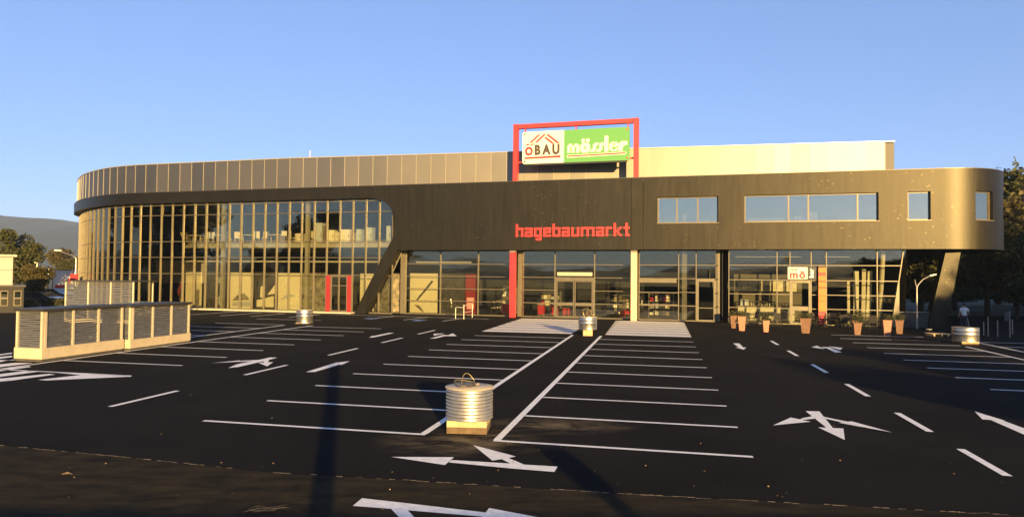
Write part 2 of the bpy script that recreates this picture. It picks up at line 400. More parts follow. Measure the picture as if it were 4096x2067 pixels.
# ==== STRUCTURE ====
# ------------------------------------------------------------------ the store building
M_fascia = bpy.data.materials.new('dark_fascia'); M_fascia.use_nodes = True
def _fascia(m):
    N, L = m.node_tree.nodes, m.node_tree.links
    b = N['Principled BSDF']; b.inputs['Metallic'].default_value = .82
    tc = N.new('ShaderNodeTexCoord'); mp = N.new('ShaderNodeMapping'); mp.inputs['Scale'].default_value = (2.2, 2.2, .22)
    L.new(tc.outputs['Object'], mp.inputs['Vector'])
    n = N.new('ShaderNodeTexNoise'); n.inputs['Scale'].default_value = 1.6; n.inputs['Detail'].default_value = 8; n.inputs['Roughness'].default_value = .7
    L.new(mp.outputs[0], n.inputs['Vector'])
    r = N.new('ShaderNodeValToRGB'); r.color_ramp.elements[0].position = .28; r.color_ramp.elements[1].position = .75
    r.color_ramp.elements[0].color = (.024, .021, .0145, 1); r.color_ramp.elements[1].color = (.040, .035, .024, 1)
    L.new(n.outputs['Fac'], r.inputs[0])
    # pale flecks, denser in patches
    v = N.new('ShaderNodeTexVoronoi'); v.inputs['Scale'].default_value = 2.8; L.new(tc.outputs['Object'], v.inputs['Vector'])
    vr = N.new('ShaderNodeValToRGB'); vr.color_ramp.elements[0].position = .0; vr.color_ramp.elements[1].position = .16
    vr.color_ramp.elements[0].color = (1, 1, 1, 1); vr.color_ramp.elements[1].color = (0, 0, 0, 1)
    L.new(v.outputs['Distance'], vr.inputs[0])
    n3 = N.new('ShaderNodeTexNoise'); n3.inputs['Scale'].default_value = .28; L.new(tc.outputs['Object'], n3.inputs['Vector'])
    n3r = N.new('ShaderNodeValToRGB'); n3r.color_ramp.elements[0].position = .45; n3r.color_ramp.elements[1].position = .6; L.new(n3.outputs['Fac'], n3r.inputs[0])
    mm = N.new('ShaderNodeMath'); mm.operation = 'MULTIPLY'; L.new(vr.outputs[0], mm.inputs[0]); L.new(n3r.outputs[0], mm.inputs[1])
    m2 = N.new('ShaderNodeMath'); m2.operation = 'MULTIPLY'; m2.inputs[1].default_value = .45; L.new(mm.outputs[0], m2.inputs[0])
    mx = N.new('ShaderNodeMixRGB'); mx.inputs[2].default_value = (.30, .25, .15, 1)
    L.new(m2.outputs[0], mx.inputs[0]); L.new(r.outputs[0], mx.inputs[1]); L.new(mx.outputs[0], b.inputs['Base Color'])
    mr = N.new('ShaderNodeMapRange'); mr.inputs['To Min'].default_value = .36; mr.inputs['To Max'].default_value = .52
    L.new(n.outputs['Fac'], mr.inputs['Value']); L.new(mr.outputs[0], b.inputs['Roughness'])
    n4 = N.new('ShaderNodeTexNoise'); n4.inputs['Scale'].default_value = 14; n4.inputs['Detail'].default_value = 6; L.new(tc.outputs['Object'], n4.inputs['Vector'])
    bp = N.new('ShaderNodeBump'); bp.inputs['Strength'].default_value = .45; bp.inputs['Distance'].default_value = .012
    L.new(n4.outputs['Fac'], bp.inputs['Height']); L.new(bp.outputs[0], b.inputs['Normal'])
_fascia(M_fascia)
M_clad = [mat('cladding_%d' % i, tuple(q*.80 for q in c), r+.09, 1.0, .03, .5, rvar=.015) for i, (c, r) in enumerate((((.25, .23, .185), .40), ((.27, .245, .195), .43), ((.24, .22, .18), .38), ((.28, .25, .20), .42)))]
M_coping = mat('pale_coping', (.36, .32, .24), .4, .5)
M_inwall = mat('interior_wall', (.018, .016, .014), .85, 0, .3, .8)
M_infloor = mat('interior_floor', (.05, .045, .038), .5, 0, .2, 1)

BL = TL(0, 0, 0)
store = thing('store_building', BL, 'long hardware store with dark fascia, pale metal roof band and curved glass front', 'building')
FT, FB = 10.72, 5.35        # fascia top, bottom
BAND = 9.73                 # underside of the thin fascia band on the left

def sweep(s0, s1, n0, n1, z0, z1, step=.6):
    """closed box section swept along the front path"""
    k = max(1, int(math.ceil(abs(s1-s0)/step)))
    mb = MB(); ring = []
    for i in range(k+1):
        s = s0+(s1-s0)*i/k
        ring.append([PM(s, n0, z0), PM(s, n1, z0), PM(s, n1, z1), PM(s, n0, z1)])
    V = [p for r in ring for p in r]
    F = [(i*4+j, i*4+(j+1) % 4, (i+1)*4+(j+1) % 4, (i+1)*4+j) for i in range(k) for j in range(4)]
    F += [(0, 1, 2, 3), (k*4+3, k*4+2, k*4+1, k*4)]
    return mb.pts(V, F)

# fascia, left band round the bend
fascia = sweep(-75, -28, 0, .5, BAND, FT).build('fascia', M_fascia, store, True)
sweep(-27.985, -13.31, 0, .5, BAND, FT, 20).build('fascia_panel', M_fascia, fascia)
# big panel with the rounded opening and the slanted leg
outl = [(-13.3, BAND)]+[on_front(x, y) for x, y in ((1480, 791), (1502, 793.5), (1517, 798), (1531, 804), (1545, 813), (1556, 823), (1565, 836), (1571, 848), (1575, 862), (1577, 879), (1577.5, 895), (1577, 910), (1576, 927), (1573, 942), (1568, 958), (1560, 973), (1537, 1011), (1494, 1100))]
outl += [(-13.75, 0), (-12.72, 0), (-9.9, FB), (9.28, FB), (9.28, FT), (-13.3, FT)]
MB().prism([TL(t, 0, z) for t, z in outl], TL(0, .95, 0)-TL(0, 0, 0)).build('fascia_panel', M_fascia, fascia)
MB(TL).box(9.3, 10.16, -.012, .5, FB, FT).build('fascia_panel', M_fascia, fascia)
# right panel: grid of cells with the windows left open
WZ0, WZ1 = 7.25, 9.23
wins = [(11.2, 15.53), (17.33, 26.02), (27.8, 29.17)]
arc_w = [(31.95, 33.45), (35.3, 36.5)]
brk = [10.18]
for a, b in wins+arc_w: brk += [a, b]
brk += [60.0]
mb = MB()
openings = set(wins+arc_w)
ss = []
for i in range(len(brk)-1):
    a, b = brk[i], brk[i+1]
    if a < 30.0 < b and (a, b) not in openings: ss += [(a, 30.0), (30.0, b)]
    else: ss.append((a, b))
arc = MB()
def arc_cells(s0, s1, zz):
    k = max(2, int((s1-s0)/.3)) if s0 < 38 else 4
    if s0 > 37.5: bounds = [37.6+.2*i for i in range(4)]+[s1]; bounds[0] = s0
    else: bounds = [s0+(s1-s0)*i/k for i in range(k+1)]
    for a, b in zip(bounds, bounds[1:]):
        for z0, z1 in zz: arc.pts([PM(a, 0, z0), PM(b, 0, z0), PM(b, 0, z1), PM(a, 0, z1)], [(0, 1, 2, 3)])
for a, b in ss:
    rows = [(FB, WZ0), (WZ0, WZ1), (WZ1, FT)]
    if (a, b) in openings:
        rows = [rows[0], rows[2]]
        for sx in (a, b): mb.pts([PM(sx, 0, WZ0), PM(sx, .32, WZ0), PM(sx, .32, WZ1), PM(sx, 0, WZ1)], [(0, 1, 2, 3)])
        for zz in (WZ0, WZ1): mb.pts([PM(a, 0, zz), PM(b, 0, zz), PM(b, .32, zz), PM(a, .32, zz)], [(0, 1, 2, 3)])
    if a < 29.9:
        for z0, z1 in rows: mb.pts([PM(a, 0, z0), PM(b, 0, z0), PM(b, 0, z1), PM(a, 0, z1)], [(0, 1, 2, 3)])
    else: arc_cells(a, b, rows)
o = mb.build('fascia_panel', M_fascia, fascia)
bm = bmesh.new(); bm.from_mesh(o.data); bmesh.ops.remove_doubles(bm, verts=bm.verts, dist=.002); bm.to_mesh(o.data); bm.free()
o = arc.build('fascia_panel', M_fascia, fascia)
bm = bmesh.new(); bm.from_mesh(o.data); bmesh.ops.remove_doubles(bm, verts=bm.verts, dist=.002); bmesh.ops.recalc_face_normals(bm, faces=bm.faces); bm.to_mesh(o.data); bm.free()
for p in o.data.polygons: p.use_smooth = True
sweep(-75, 60, -.03, .55, FT+.002, FT+.05, .6).build('fascia_coping', mat('dark_coping', (.09, .08, .065), .45, .6), fascia)
# soffit and roof deck over the right wing
RB = [PM(30.2+R_ARC*i/10, .04, 0) for i in range(11)]
def flat(pts, z, name, m, parent=store):
    return MB().poly([(p.x, p.y, z) for p in pts]).build(name, m, parent)
wing = [PM(-9.85, .96, 0)]+[PM(9.3, .96, 0), PM(9.3, .04, 0), PM(30.2, .04, 0)]+RB[1:]+[PM(59, .04, 0), TL(-9.85, 26.4, 0)]
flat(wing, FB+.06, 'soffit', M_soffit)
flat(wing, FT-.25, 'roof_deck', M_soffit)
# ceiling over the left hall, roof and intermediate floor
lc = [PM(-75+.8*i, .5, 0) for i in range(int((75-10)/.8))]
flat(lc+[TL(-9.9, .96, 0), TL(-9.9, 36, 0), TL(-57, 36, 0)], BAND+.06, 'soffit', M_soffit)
fl = [PM(-75+.8*i, 1.3, 0) for i in range(int((75-10)/.8))]
poly = fl+[TL(-9.95, 1.3, 0), TL(-9.95, 24, 0), TL(-56, 24, 0)]
MB().prism([(p.x, p.y, 5.62) for p in poly], (0, 0, .5)).build('upper_floor_slab', mat('slab_edge', (.26, .23, .17), .7, 0, .1, 1), store)

# ---- upper metal wall band
ZC0, ZC1 = 10.45, 13.42
def clad_pt(s, off, z):
    if s < -20: return PM(s, .28+off, z)
    k = .28+(s+20)*.0757
    return TL(s, k+off, z)
ub = MB()
sl = [-74+i*1.0 for i in range(54)]+[-20, -10, 0, 9, 18, 28.0]
V = []
for s in sl: V += [clad_pt(s, .16, ZC0-.2), clad_pt(s, .16, ZC1-.02)]
ub.pts(V, [(2*i, 2*i+2, 2*i+3, 2*i+1) for i in range(len(sl)-1)])
e0, e1 = clad_pt(28.0, .16, 0), TL(26.1, 28, 0)
ub.pts([(e0.x, e0.y, ZC0-.3), (e1.x, e1.y, ZC0-.3), (e1.x, e1.y, ZC1-.02), (e0.x, e0.y, ZC1-.02)], [(0, 1, 2, 3)])
upper = ub.build('upper_wall', mat('wall_backing', (.10, .09, .075), .7), store)
flat([clad_pt(s, .1, 0) for s in sl]+[TL(26.1, 28, 0), TL(-57, 28, 0)], ZC1-.03, 'roof', mat('roof_gravel', (.2, .19, .17), .9))
# cladding panels
s = -73.0
i = 0
rr = random.Random(11)
JO = 10.59
js = [JO+1.29*k for k in range(-64, 14)]
for k in range(len(js)-1):
    a, b = js[k]+.011, min(js[k+1], 28.02)-.011
    if b-a < .3: continue
    t1, t2 = rr.uniform(-.004, .004), rr.uniform(-.004, .004)
    P = [clad_pt(a, .0+t1, ZC0), clad_pt(b, .0-t1, ZC0), clad_pt(b, .07, ZC0), clad_pt(a, .07, ZC0), clad_pt(a, .0+t2, ZC1-.05), clad_pt(b, .0-t2, ZC1-.05), clad_pt(b, .07, ZC1-.05), clad_pt(a, .07, ZC1-.05)]
    MB().hexa(P).build('cladding_panel', M_clad[rr.randrange(4)], upper)
    c = js[k]
    MB().hexa([clad_pt(c-.014, -.025, ZC0), clad_pt(c+.010, -.025, ZC0), clad_pt(c+.010, .05, ZC0), clad_pt(c-.014, .05, ZC0), clad_pt(c-.014, -.025, ZC1-.05), clad_pt(c+.010, -.025, ZC1-.05), clad_pt(c+.010, .05, ZC1-.05), clad_pt(c-.014, .05, ZC1-.05)]).build('joint_strip', M_coping, upper)
mb = MB(); ring = []
for s in sl: ring.append([clad_pt(s, -.06, ZC1-.048), clad_pt(s, .4, ZC1-.048), clad_pt(s, .4, ZC1+.03), clad_pt(s, -.06, ZC1+.03)])
V = [p for r in ring for p in r]; k = len(ring)-1
mb.pts(V, [(i*4+j, i*4+(j+1) % 4, (i+1)*4+(j+1) % 4, (i+1)*4+j) for i in range(k) for j in range(4)]+[(0, 1, 2, 3), (k*4+3, k*4+2, k*4+1, k*4)]).build('roof_coping', M_coping, upper)
MB().tube([clad_pt(-19.2, 1.2, ZC1), clad_pt(-19.2, 1.2, ZC1+.85)], .025).build('lightning_rod', M_coping, upper)

# ---- windows in the fascia
def window(s0, s1, bars, arc=False):
    f = MB()
    NN0, NN1 = .20, .30
    w = .09
    def bx(a, b, z0, z1, n0=NN0, n1=NN1):
        f.hexa([PM(a, n0, z0), PM(b, n0, z0), PM(b, n1, z0), PM(a, n1, z0), PM(a, n0, z1), PM(b, n0, z1), PM(b, n1, z1), PM(a, n1, z1)])
    bx(s0+.005, s0+w, WZ0+.06, WZ1-.005); bx(s1-w, s1-.005, WZ0+.06, WZ1-.005)
    bx(s0+w, s1-w, WZ1-w, WZ1-.005); bx(s0+w, s1-w, WZ0+.06, WZ0+w+.03)
    for c in bars: bx(c-.05, c+.05, WZ0+w+.03, WZ1-w)
    win = f.build('window', M_frame, store)
    MB().hexa([PM(a, n, z) for z in (WZ0+.003, WZ0+.05) for a, n in ((s0-.05, -.06), (s1+.05, -.06), (s1-.004, .3), (s0+.004, .3))]).build('sill', M_frame, win)
    e = [s0+w]+[x for c in bars for x in (c-.05, c+.05)]+[s1-w]
    for i in range(0, len(e), 2):
        MB().hexa([PM(a, n, z) for z in (WZ0+w+.03, WZ1-w) for a, n in ((e[i], .235), (e[i+1], .235), (e[i+1], .255), (e[i], .255))]).build('pane', GLASS_UP, win)
window(11.2, 15.53, (12.6, 14.1)); window(17.33, 26.02, (20.3, 21.6, 24.75)); window(27.8, 29.17, ())
window(31.95, 33.45, ()); window(35.3, 36.5, ())
# office floor and back wall behind those windows
MB(TL).box(10.3, 30.0, .6, 6.0, 6.05, 6.2).build('office_floor', M_infloor, store)
MB(TL).box(10.3, 33.0, 6.02, 6.15, 6.2, 10.4).build('office_wall', mat('office_wall_paint', (.30, .27, .22), .8), store)
M_blind = mat('cream_panel', (.62, .52, .34), .8)
for s0, s1, z1 in ((13.0, 13.28, 8.05), (21.7, 22.25, 8.0), (17.6, 20.1, 7.62), (20.7, 21.2, 7.75), (32.2, 32.3, 8.1), (32.9, 33.0, 8.3)):
    MB(PM).box(s0, s1, .5, .62, 7.1, z1).build('office_screen', M_blind, store)

# ---- glazed fronts
def bar(mb, s0, s1, n0, n1, z0, z1):
    mb.hexa([PM(s0, n0, z0), PM(s1, n0, z0), PM(s1, n1, z0), PM(s0, n1, z0), PM(s0, n0, z1), PM(s1, n0, z1), PM(s1, n1, z1), PM(s0, n1, z1)])
def glazing(name, ms, zs, n, zbase, ztop, mw=.06, md=.16, tw=.05, skip=(), slab=None):
    """curtain wall: mullions at ms, transoms at zs, a pane in every field"""
    root = MB()
    for i in range(len(ms)-1): bar(root, ms[i], ms[i+1], n-.05, n+.08, zbase, zs[0])
    cw = root.build(name, M_frame, store)
    for m in ms:
        q = MB(); bar(q, m-mw/2, m+mw/2, n-md*.6, n+md*.4, zs[0]-.02, ztop); q.build('mullion', M_frame, cw)
    for j, z in enumerate(zs[1:]):
        for i in range(len(ms)-1):
            if (i, j) in skip and (i, j+1) in skip: continue
            q = MB(); bar(q, ms[i]+mw/2, ms[i+1]-mw/2, n-md*.35, n+md*.3, z-tw/2, z+tw/2)
            q.build('transom', M_frame, cw)
    lv = list(zs)+([ztop] if ztop-zs[-1] > .1 else [])
    for i in range(len(ms)-1):
        for j in range(len(lv)-1):
            if (i, j) in skip: continue
            q = MB(); d0, d1 = rr.uniform(-.004, .004), rr.uniform(-.004, .004)
            a, b, z0, z1 = ms[i]+mw/2, ms[i+1]-mw/2, lv[j]+(tw/2 if j else 0), lv[j+1]-(tw/2 if j+1 < len(zs) else 0)
            q.hexa([PM(a, n+d0, z0), PM(b, n-d0, z0), PM(b, n+.02-d0, z0), PM(a, n+.02+d0, z0), PM(a, n+d1, z1), PM(b, n-d1, z1), PM(b, n+.02-d1, z1), PM(a, n+.02+d1, z1)])
            q.build('pane', GLASS, cw)
    return cw
# left hall, two storeys
msL = [-10.57]+[-11.82-1.245*k for k in range(40)]
msL = msL[::-1]
NL = len(msL)
# the red-framed door takes the fields from -16.8 to -14.3
dcol = [i for i in range(NL-1) if -16.85 < (msL[i]+msL[i+1])/2 < -14.3]
cwL = glazing('curtain_wall', msL, [.12, 3.22, 4.72, 6.18, 8.62, 9.55], .62, .0, BAND+.06, md=.19, skip={(i, 0) for i in dcol})
# structural posts just behind the glass
for s in (-19.0, -27.75, -36.4, -45):
    q = MB(); bar(q, s-.16, s+.16, .95, 1.25, 0, BAND); q.build('inner_post', mat('inner_post_paint', (.22, .19, .13), .6), store)
dm = (msL[dcol[0]], msL[dcol[-1]+1])
q = MB()
bar(q, dm[0]+.03, dm[0]+.46, .5, .66, .1, 3.19); bar(q, dm[1]-.42, dm[1]-.03, .5, .66, .1, 3.19)
door = q.build('red_door_surround', mat('deep_red', (.20, .012, .012), .5), store, label='red panels either side of the glazed side door')
q = MB()
x0, x1 = dm[0]+.46, dm[1]-.42
bar(q, x0, x0+.09, .52, .64, .1, 3.19); bar(q, x1-.09, x1, .52, .64, .1, 3.19); bar(q, x0+.09, x1-.09, .52, .64, 3.08, 3.19); bar(q, x0+.09, x1-.09, .52, .64, .1, .22); bar(q, x0+.09, x1-.09, .53, .63, 2.3, 2.37); bar(q, (x0+x1)/2-.05, (x0+x1)/2+.05, .53, .63, .22, 2.3)
dl = q.build('side_door', M_frame, store)
for a, b, z0, z1 in ((x0+.09, (x0+x1)/2-.05, .22, 2.3), ((x0+x1)/2+.05, x1-.09, .22, 2.3), (x0+.09, x1-.09, 2.37, 3.08)):
    q = MB(); bar(q, a, b, .57, .59, z0, z1); q.build('pane', GLASS, dl)
# kerb along the left glazing
sweep(-60, -13.9, -.35, .55, 0, .09, .8).build('kerb', M_concrete, store)

# entrance and right-hand glazing
ZS = [.08, 1.15, 2.17, 3.20, 4.23]
cwM = glazing('curtain_wall', [-10.01, -6.68, -3.35, -.36], ZS, 1.7, 0, FB+.05)
cwE = glazing('curtain_wall', [.30, 3.1, 6.28, 9.21], ZS, 1.7, 0, FB+.05, skip={(1, 0), (1, 1), (1, 2)})
# sliding entrance doors between 3.1 and 6.28
q = MB()
bar(q, 3.13, 3.24, 1.6, 1.78, .02, 3.17); bar(q, 6.14, 6.25, 1.6, 1.78, .02, 3.17); bar(q, 3.24, 6.14, 1.6, 1.78, 2.98, 3.17)
ed = q.build('entrance_door', M_frame, store)
q = MB(); bar(q, 3.3, 6.1, 1.62, 1.7, 3.34, 3.62); q.build('door_header', mat('header_grey', (.34, .30, .22), .6), ed)
for a, b in ((3.26, 4.66), (4.72, 6.12)):
    q = MB(); bar(q, a, a+.06, 1.64, 1.7, .04, 2.96); bar(q, b-.06, b, 1.64, 1.7, .04, 2.96); bar(q, a+.06, b-.06, 1.64, 1.7, .04, .14); bar(q, a+.06, b-.06, 1.64, 1.7, 2.88, 2.96); bar(q, a+.06, b-.06, 1.64, 1.7, .98, 1.22)
    l = q.build('sliding_leaf', M_frame, ed)
    for z0, z1 in ((.14, .98), (1.22, 2.88)):
        q = MB(); bar(q, a+.06, b-.06, 1.66, 1.68, z0, z1); q.build('pane', GLASS, l)
cwR = glazing('curtain_wall', [9.74, 12.7, 13.98, 15.42], ZS, 1.5, 0, FB+.05, skip={(0, 1), (0, 2), (2, 0), (2, 1), (2, 2)})
q = MB(); bar(q, 9.77, 12.67, 1.42, 1.56, 1.18, 1.24); bar(q, 9.77, 12.67, 1.42, 1.56, 2.1, 2.16); bar(q, 9.77, 12.55, 1.40, 1.56, 2.88, 3.17)
sw = q.build('shop_window', M_frame, cwR)
for z0, z1 in ((1.24, 2.1), (2.16, 2.88)):
    q = MB(); bar(q, 9.77, 12.67, 1.5, 1.52, z0, z1); q.build('pane', GLASS, cwR)
q = MB(); bar(q, 13.12-.18, 13.12+.18, 1.62, 1.98, .02, FB+.05); q.build('support_post', M_frame, store)
# narrow single door right of the post
q = MB(); bar(q, 14.01, 14.17, 1.4, 1.56, .02, 3.17); bar(q, 15.23, 15.39, 1.4, 1.56, .02, 3.17); bar(q, 14.17, 15.23, 1.4, 1.56, 2.98, 3.17); bar(q, 14.17, 15.23, 1.44, 1.54, .02, .14); bar(q, 14.17, 15.23, 1.46, 1.52, 1.0, 1.05)
sd = q.build('single_door', M_frame, store)
for z0, z1 in ((.14, 1.0), (1.05, 2.98)):
    q = MB(); bar(q, 14.17, 15.23, 1.48, 1.5, z0, z1); q.build('pane', GLASS, sd)
# return wall with drainpipe between entrance block and cafe
cwT = MB()
for z in ZS[1:]: cwT.hexa([TL(a, n, zz) for zz in (z-.025, z+.025) for a, n in ((15.55, .95), (15.62, .95), (15.62, 1.45), (15.55, 1.45))])
cwT.hexa([TL(a, n, zz) for zz in (.02, FB) for a, n in ((15.5, 1.42), (15.68, 1.42), (15.68, 1.58), (15.5, 1.58))])
cwT.build('corner_frame', M_frame, store)
q = MB().tube([TL(15.85, 1.3, .1), TL(15.85, 1.3, FB)], .05, 10); q.build('drainpipe', mat('dark_metal', (.03, .03, .03), .4, .8), store)
# cafe front, slanting in at its right end
ZCf = [.06, 1.14, 2.14, 3.16, 4.23]
cwC = glazing('curtain_wall', [16.3, 19.6, 20.47, 21.87, 22.86, 26.1], ZCf, .9, 0, FB+.05, skip={(2, 0), (2, 1), (2, 2)})
# tapered end bay
q = MB()
qs = [(26.13, 1.14, 27.05), (26.13, 2.14, 27.25), (26.13, 3.16, 27.45), (26.13, 4.23, 27.65)]
for a, z, b in qs: bar(q, a, b, .84, .96, z-.03, z+.03)
q.hexa([PM(t, n, z) for t, n, z in ((26.95, .80, .02), (27.45, .80, .02), (27.45, 1.05, .02), (26.95, 1.05, .02), (27.40, .80, 3.16), (27.47, .80, 3.16), (27.47, 1.05, 3.16), (27.40, 1.05, 3.16))])
q.hexa([PM(t, n, z) for t, n, z in ((27.42, .82, 3.17), (27.48, .82, 3.17), (27.48, .95, 3.17), (27.42, .95, 3.17), (27.72, .82, FB), (27.78, .82, FB), (27.78, .95, FB), (27.72, .95, FB))])
q.build('slanted_end_frame', M_frame, cwC)
zz = [.06]+[z for _, z, _ in qs]+[FB]
for i in range(5):
    b0 = 26.9+.19*zz[i]; b1 = 26.9+.19*zz[i+1]
    MB().hexa([PM(26.14, .9, zz[i]+.03), PM(b0, .9, zz[i]+.03), PM(b0, .92, zz[i]+.03), PM(26.14, .92, zz[i]+.03), PM(26.14, .9, zz[i+1]-.03), PM(b1, .9, zz[i+1]-.03), PM(b1, .92, zz[i+1]-.03), PM(26.14, .92, zz[i+1]-.03)]).build('pane', GLASS, cwC)
# cafe door
q = MB(); bar(q, 20.5, 20.64, .82, .96, .02, 3.13); bar(q, 21.70, 21.84, .82, .96, .02, 3.13); bar(q, 20.64, 21.70, .82, .96, 2.98, 3.13); bar(q, 20.64, 21.70, .84, .94, .02, .16); bar(q, 20.64, 21.70, .85, .93, 1.0, 1.3)
cd = q.build('cafe_door', M_frame, store)
for z0, z1 in ((.16, 1.0), (1.3, 2.98)):
    q = MB(); bar(q, 20.64, 21.70, .88, .9, z0, z1); q.build('pane', GLASS, cd)
# orange segmented post beside the cafe door
M_or = mat('orange_panel', (.42, .115, .002), .5, 0, .06, 4)
op = MB(TL).box(22.32, 22.78, .62, .80, .08, 4.2).build('orange_post', mat('post_core', (.05, .02, .01), .6), store, label='orange segmented post beside the café door')
for z0, z1, m in ((.1, .95, M_red), (1.0, 1.72, M_or), (1.75, 2.08, M_or), (2.12, 2.62, M_or), (2.7, 3.06, M_or), (3.14, 3.5, M_or), (3.54, 3.66, M_red), (3.72, 4.06, M_or)):
    MB(TL).box(22.31, 22.79, .585, .62, z0, z1).build('orange_segment', m, op)
# columns
for s, m, lab in ((-.05, M_red, 'red square column under the store lettering'), (9.46, mat('faded_column', (.55, .36, .24), .55, .2, .08, 3), 'pale reddish column right of the entrance')):
    MB(TL).box(s-.22, s+.22, .30, .72, 0, FB-.2).build('support_column', m, store, label=lab)
    MB(TL).box(s-.24, s+.24, .28, .74, FB-.2, FB+.06).build('column_head', mat('column_head_grey', (.12, .10, .08), .6), store)
MB(TL).box(.08, .34, 1.5, 1.9, .02, FB+.05).build('support_post', M_frame, store)
MB(TL).box(-10.25, -9.85, 1.5, 1.85, .02, FB+.05).build('support_post', M_frame, store)
# slanted brace right of the leg
MB().tube([TL(-12.5, 1.2, .1), TL(-9.95, 1.2, FB)], .06, 6).build('brace', M_frame, store)
# right-hand slanted leg of the fascia
LEGP = [(on_front(3712, 1300, 1.4)[0], 0), (on_front(3786, 1300, 1.4)[0], 0), (on_front(3846, 1035, 1.4)[0], FB+.05), (on_front(3786, 1035, 1.4)[0], FB+.05)]
MB().prism([TL(t, 1.4, z) for t, z in LEGP], TL(0, 1.0, 0)-TL(0, 0, 0)).build('slanted_leg', M_fascia, store)
# soffit lamps
M_lamp = mat('lamp_cover', (.75, .68, .5), .5)
for s in (18.3, 26.6):
    MB(TL).box(s, s+.45, .3, .42, FB-.02, FB+.055).build('soffit_lamp', M_lamp, store)
# inner walls and floors (dark shop interior)
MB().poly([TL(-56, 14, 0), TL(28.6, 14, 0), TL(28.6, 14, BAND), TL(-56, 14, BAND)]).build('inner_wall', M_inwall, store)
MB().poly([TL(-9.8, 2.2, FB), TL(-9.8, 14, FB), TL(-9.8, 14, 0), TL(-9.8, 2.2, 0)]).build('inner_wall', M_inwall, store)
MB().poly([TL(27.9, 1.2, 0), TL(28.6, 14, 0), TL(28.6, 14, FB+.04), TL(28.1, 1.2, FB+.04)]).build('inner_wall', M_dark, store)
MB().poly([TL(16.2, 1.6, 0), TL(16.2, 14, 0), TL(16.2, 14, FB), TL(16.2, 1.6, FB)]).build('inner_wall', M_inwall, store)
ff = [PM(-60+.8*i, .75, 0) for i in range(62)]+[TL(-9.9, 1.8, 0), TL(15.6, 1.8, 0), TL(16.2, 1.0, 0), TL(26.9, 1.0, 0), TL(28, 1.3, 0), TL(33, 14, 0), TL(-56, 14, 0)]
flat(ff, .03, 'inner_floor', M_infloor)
# back and side shell so the block closes from other viewpoints
M_shell = mat('rear_wall', (.14, .13, .11), .7)
MB().poly([TL(-57.4, 28.2, 0), TL(29.0, 28.2, 0), TL(29.0, 28.2, ZC1-.4), TL(-57.4, 28.2, ZC1-.4)]).build('rear_wall', M_shell, store)
MB().poly([TL(29.0, 14, 0), TL(29.0, 28.2, 0), TL(29.0, 28.2, FB+.05), TL(29.0, 14, FB+.05)]).build('rear_wall', M_shell, store)
# ceiling rails and lamps just inside the glass
M_rail = mat('pale_rail', (.30, .26, .18), .6)
for (s0, s1, z) in ((-48, -10.6, 4.32), (-48, -10.6, 3.42)):
    if z > 4: sweep(s0, s1, 1.45, 1.6, z, z+.14, .8).build('ceiling_rail', M_rail, store)
MB(TL).box(-9.2, -4.2, 2.3, 2.42, 4.33, 4.45).build('ceiling_rail', M_rail, store)
MB(TL).box(16.8, 21.4, 1.9, 1.96, 4.85, 4.89).build('ceiling_rail', M_rail, store)
MB(TL).box(22.9, 24.6, 1.9, 1.96, 4.85, 4.89).build('ceiling_rail', M_rail, store)

# ==== SIGNS ====
# ------------------------------------------------------------------ lettering helpers
def glyphs(text, size, bold=0.0, shear=0.0):
    """one mesh (verts, faces) per character with its x offset, from the built-in font"""
    out = []; x = 0
    for ch in text:
        if ch == ' ': x += size*.3; continue
        cu = bpy.data.curves.new('glyph', 'FONT'); cu.body = ch; cu.size = size; cu.offset = bold; cu.extrude = 0; cu.resolution_u = 4; cu.shear = shear
        ob = bpy.data.objects.new('glyph', cu); col.objects.link(ob)
        dg = bpy.context.evaluated_depsgraph_get(); dg.update()
        me = bpy.data.meshes.new_from_object(ob.evaluated_get(dg))
        V = [v.co.copy() for v in me.vertices]; Fc = [list(p.vertices) for p in me.polygons]
        bpy.data.objects.remove(ob); bpy.data.curves.remove(cu); bpy.data.meshes.remove(me)
        mn = min(v.x for v in V); mxx = max(v.x for v in V)
        out.append(([Vector((v.x-mn+x, v.y, 0)) for v in V], Fc)); x += mxx-mn+size*.07+bold
    w = x-size*.07
    return out, w
def letters(text, place, width, height_scale, size, m, parent, bold=0.0, thick=.012, name='letter', shear=0.0, xs=None):
    G, w = glyphs(text, size, bold, shear)
    k = width/w
    for V, Fc in G:
        mb = MB(); n = len(V)
        front = [place(v.x*k, v.y*height_scale, 0) for v in V]; back = [place(v.x*k, v.y*height_scale, thick) for v in V]
        from collections import Counter
        ec = Counter()
        for f in Fc:
            for a, b in zip(f, f[1:]+f[:1]): ec[(min(a, b), max(a, b))] += 1
        sides = [(a, b, n+b, n+a) for (a, b), c in ec.items() if c == 1]
        mb.pts(front+back, Fc+[[n+i for i in f][::-1] for f in Fc]+sides)
        mb.build(name, m, parent)
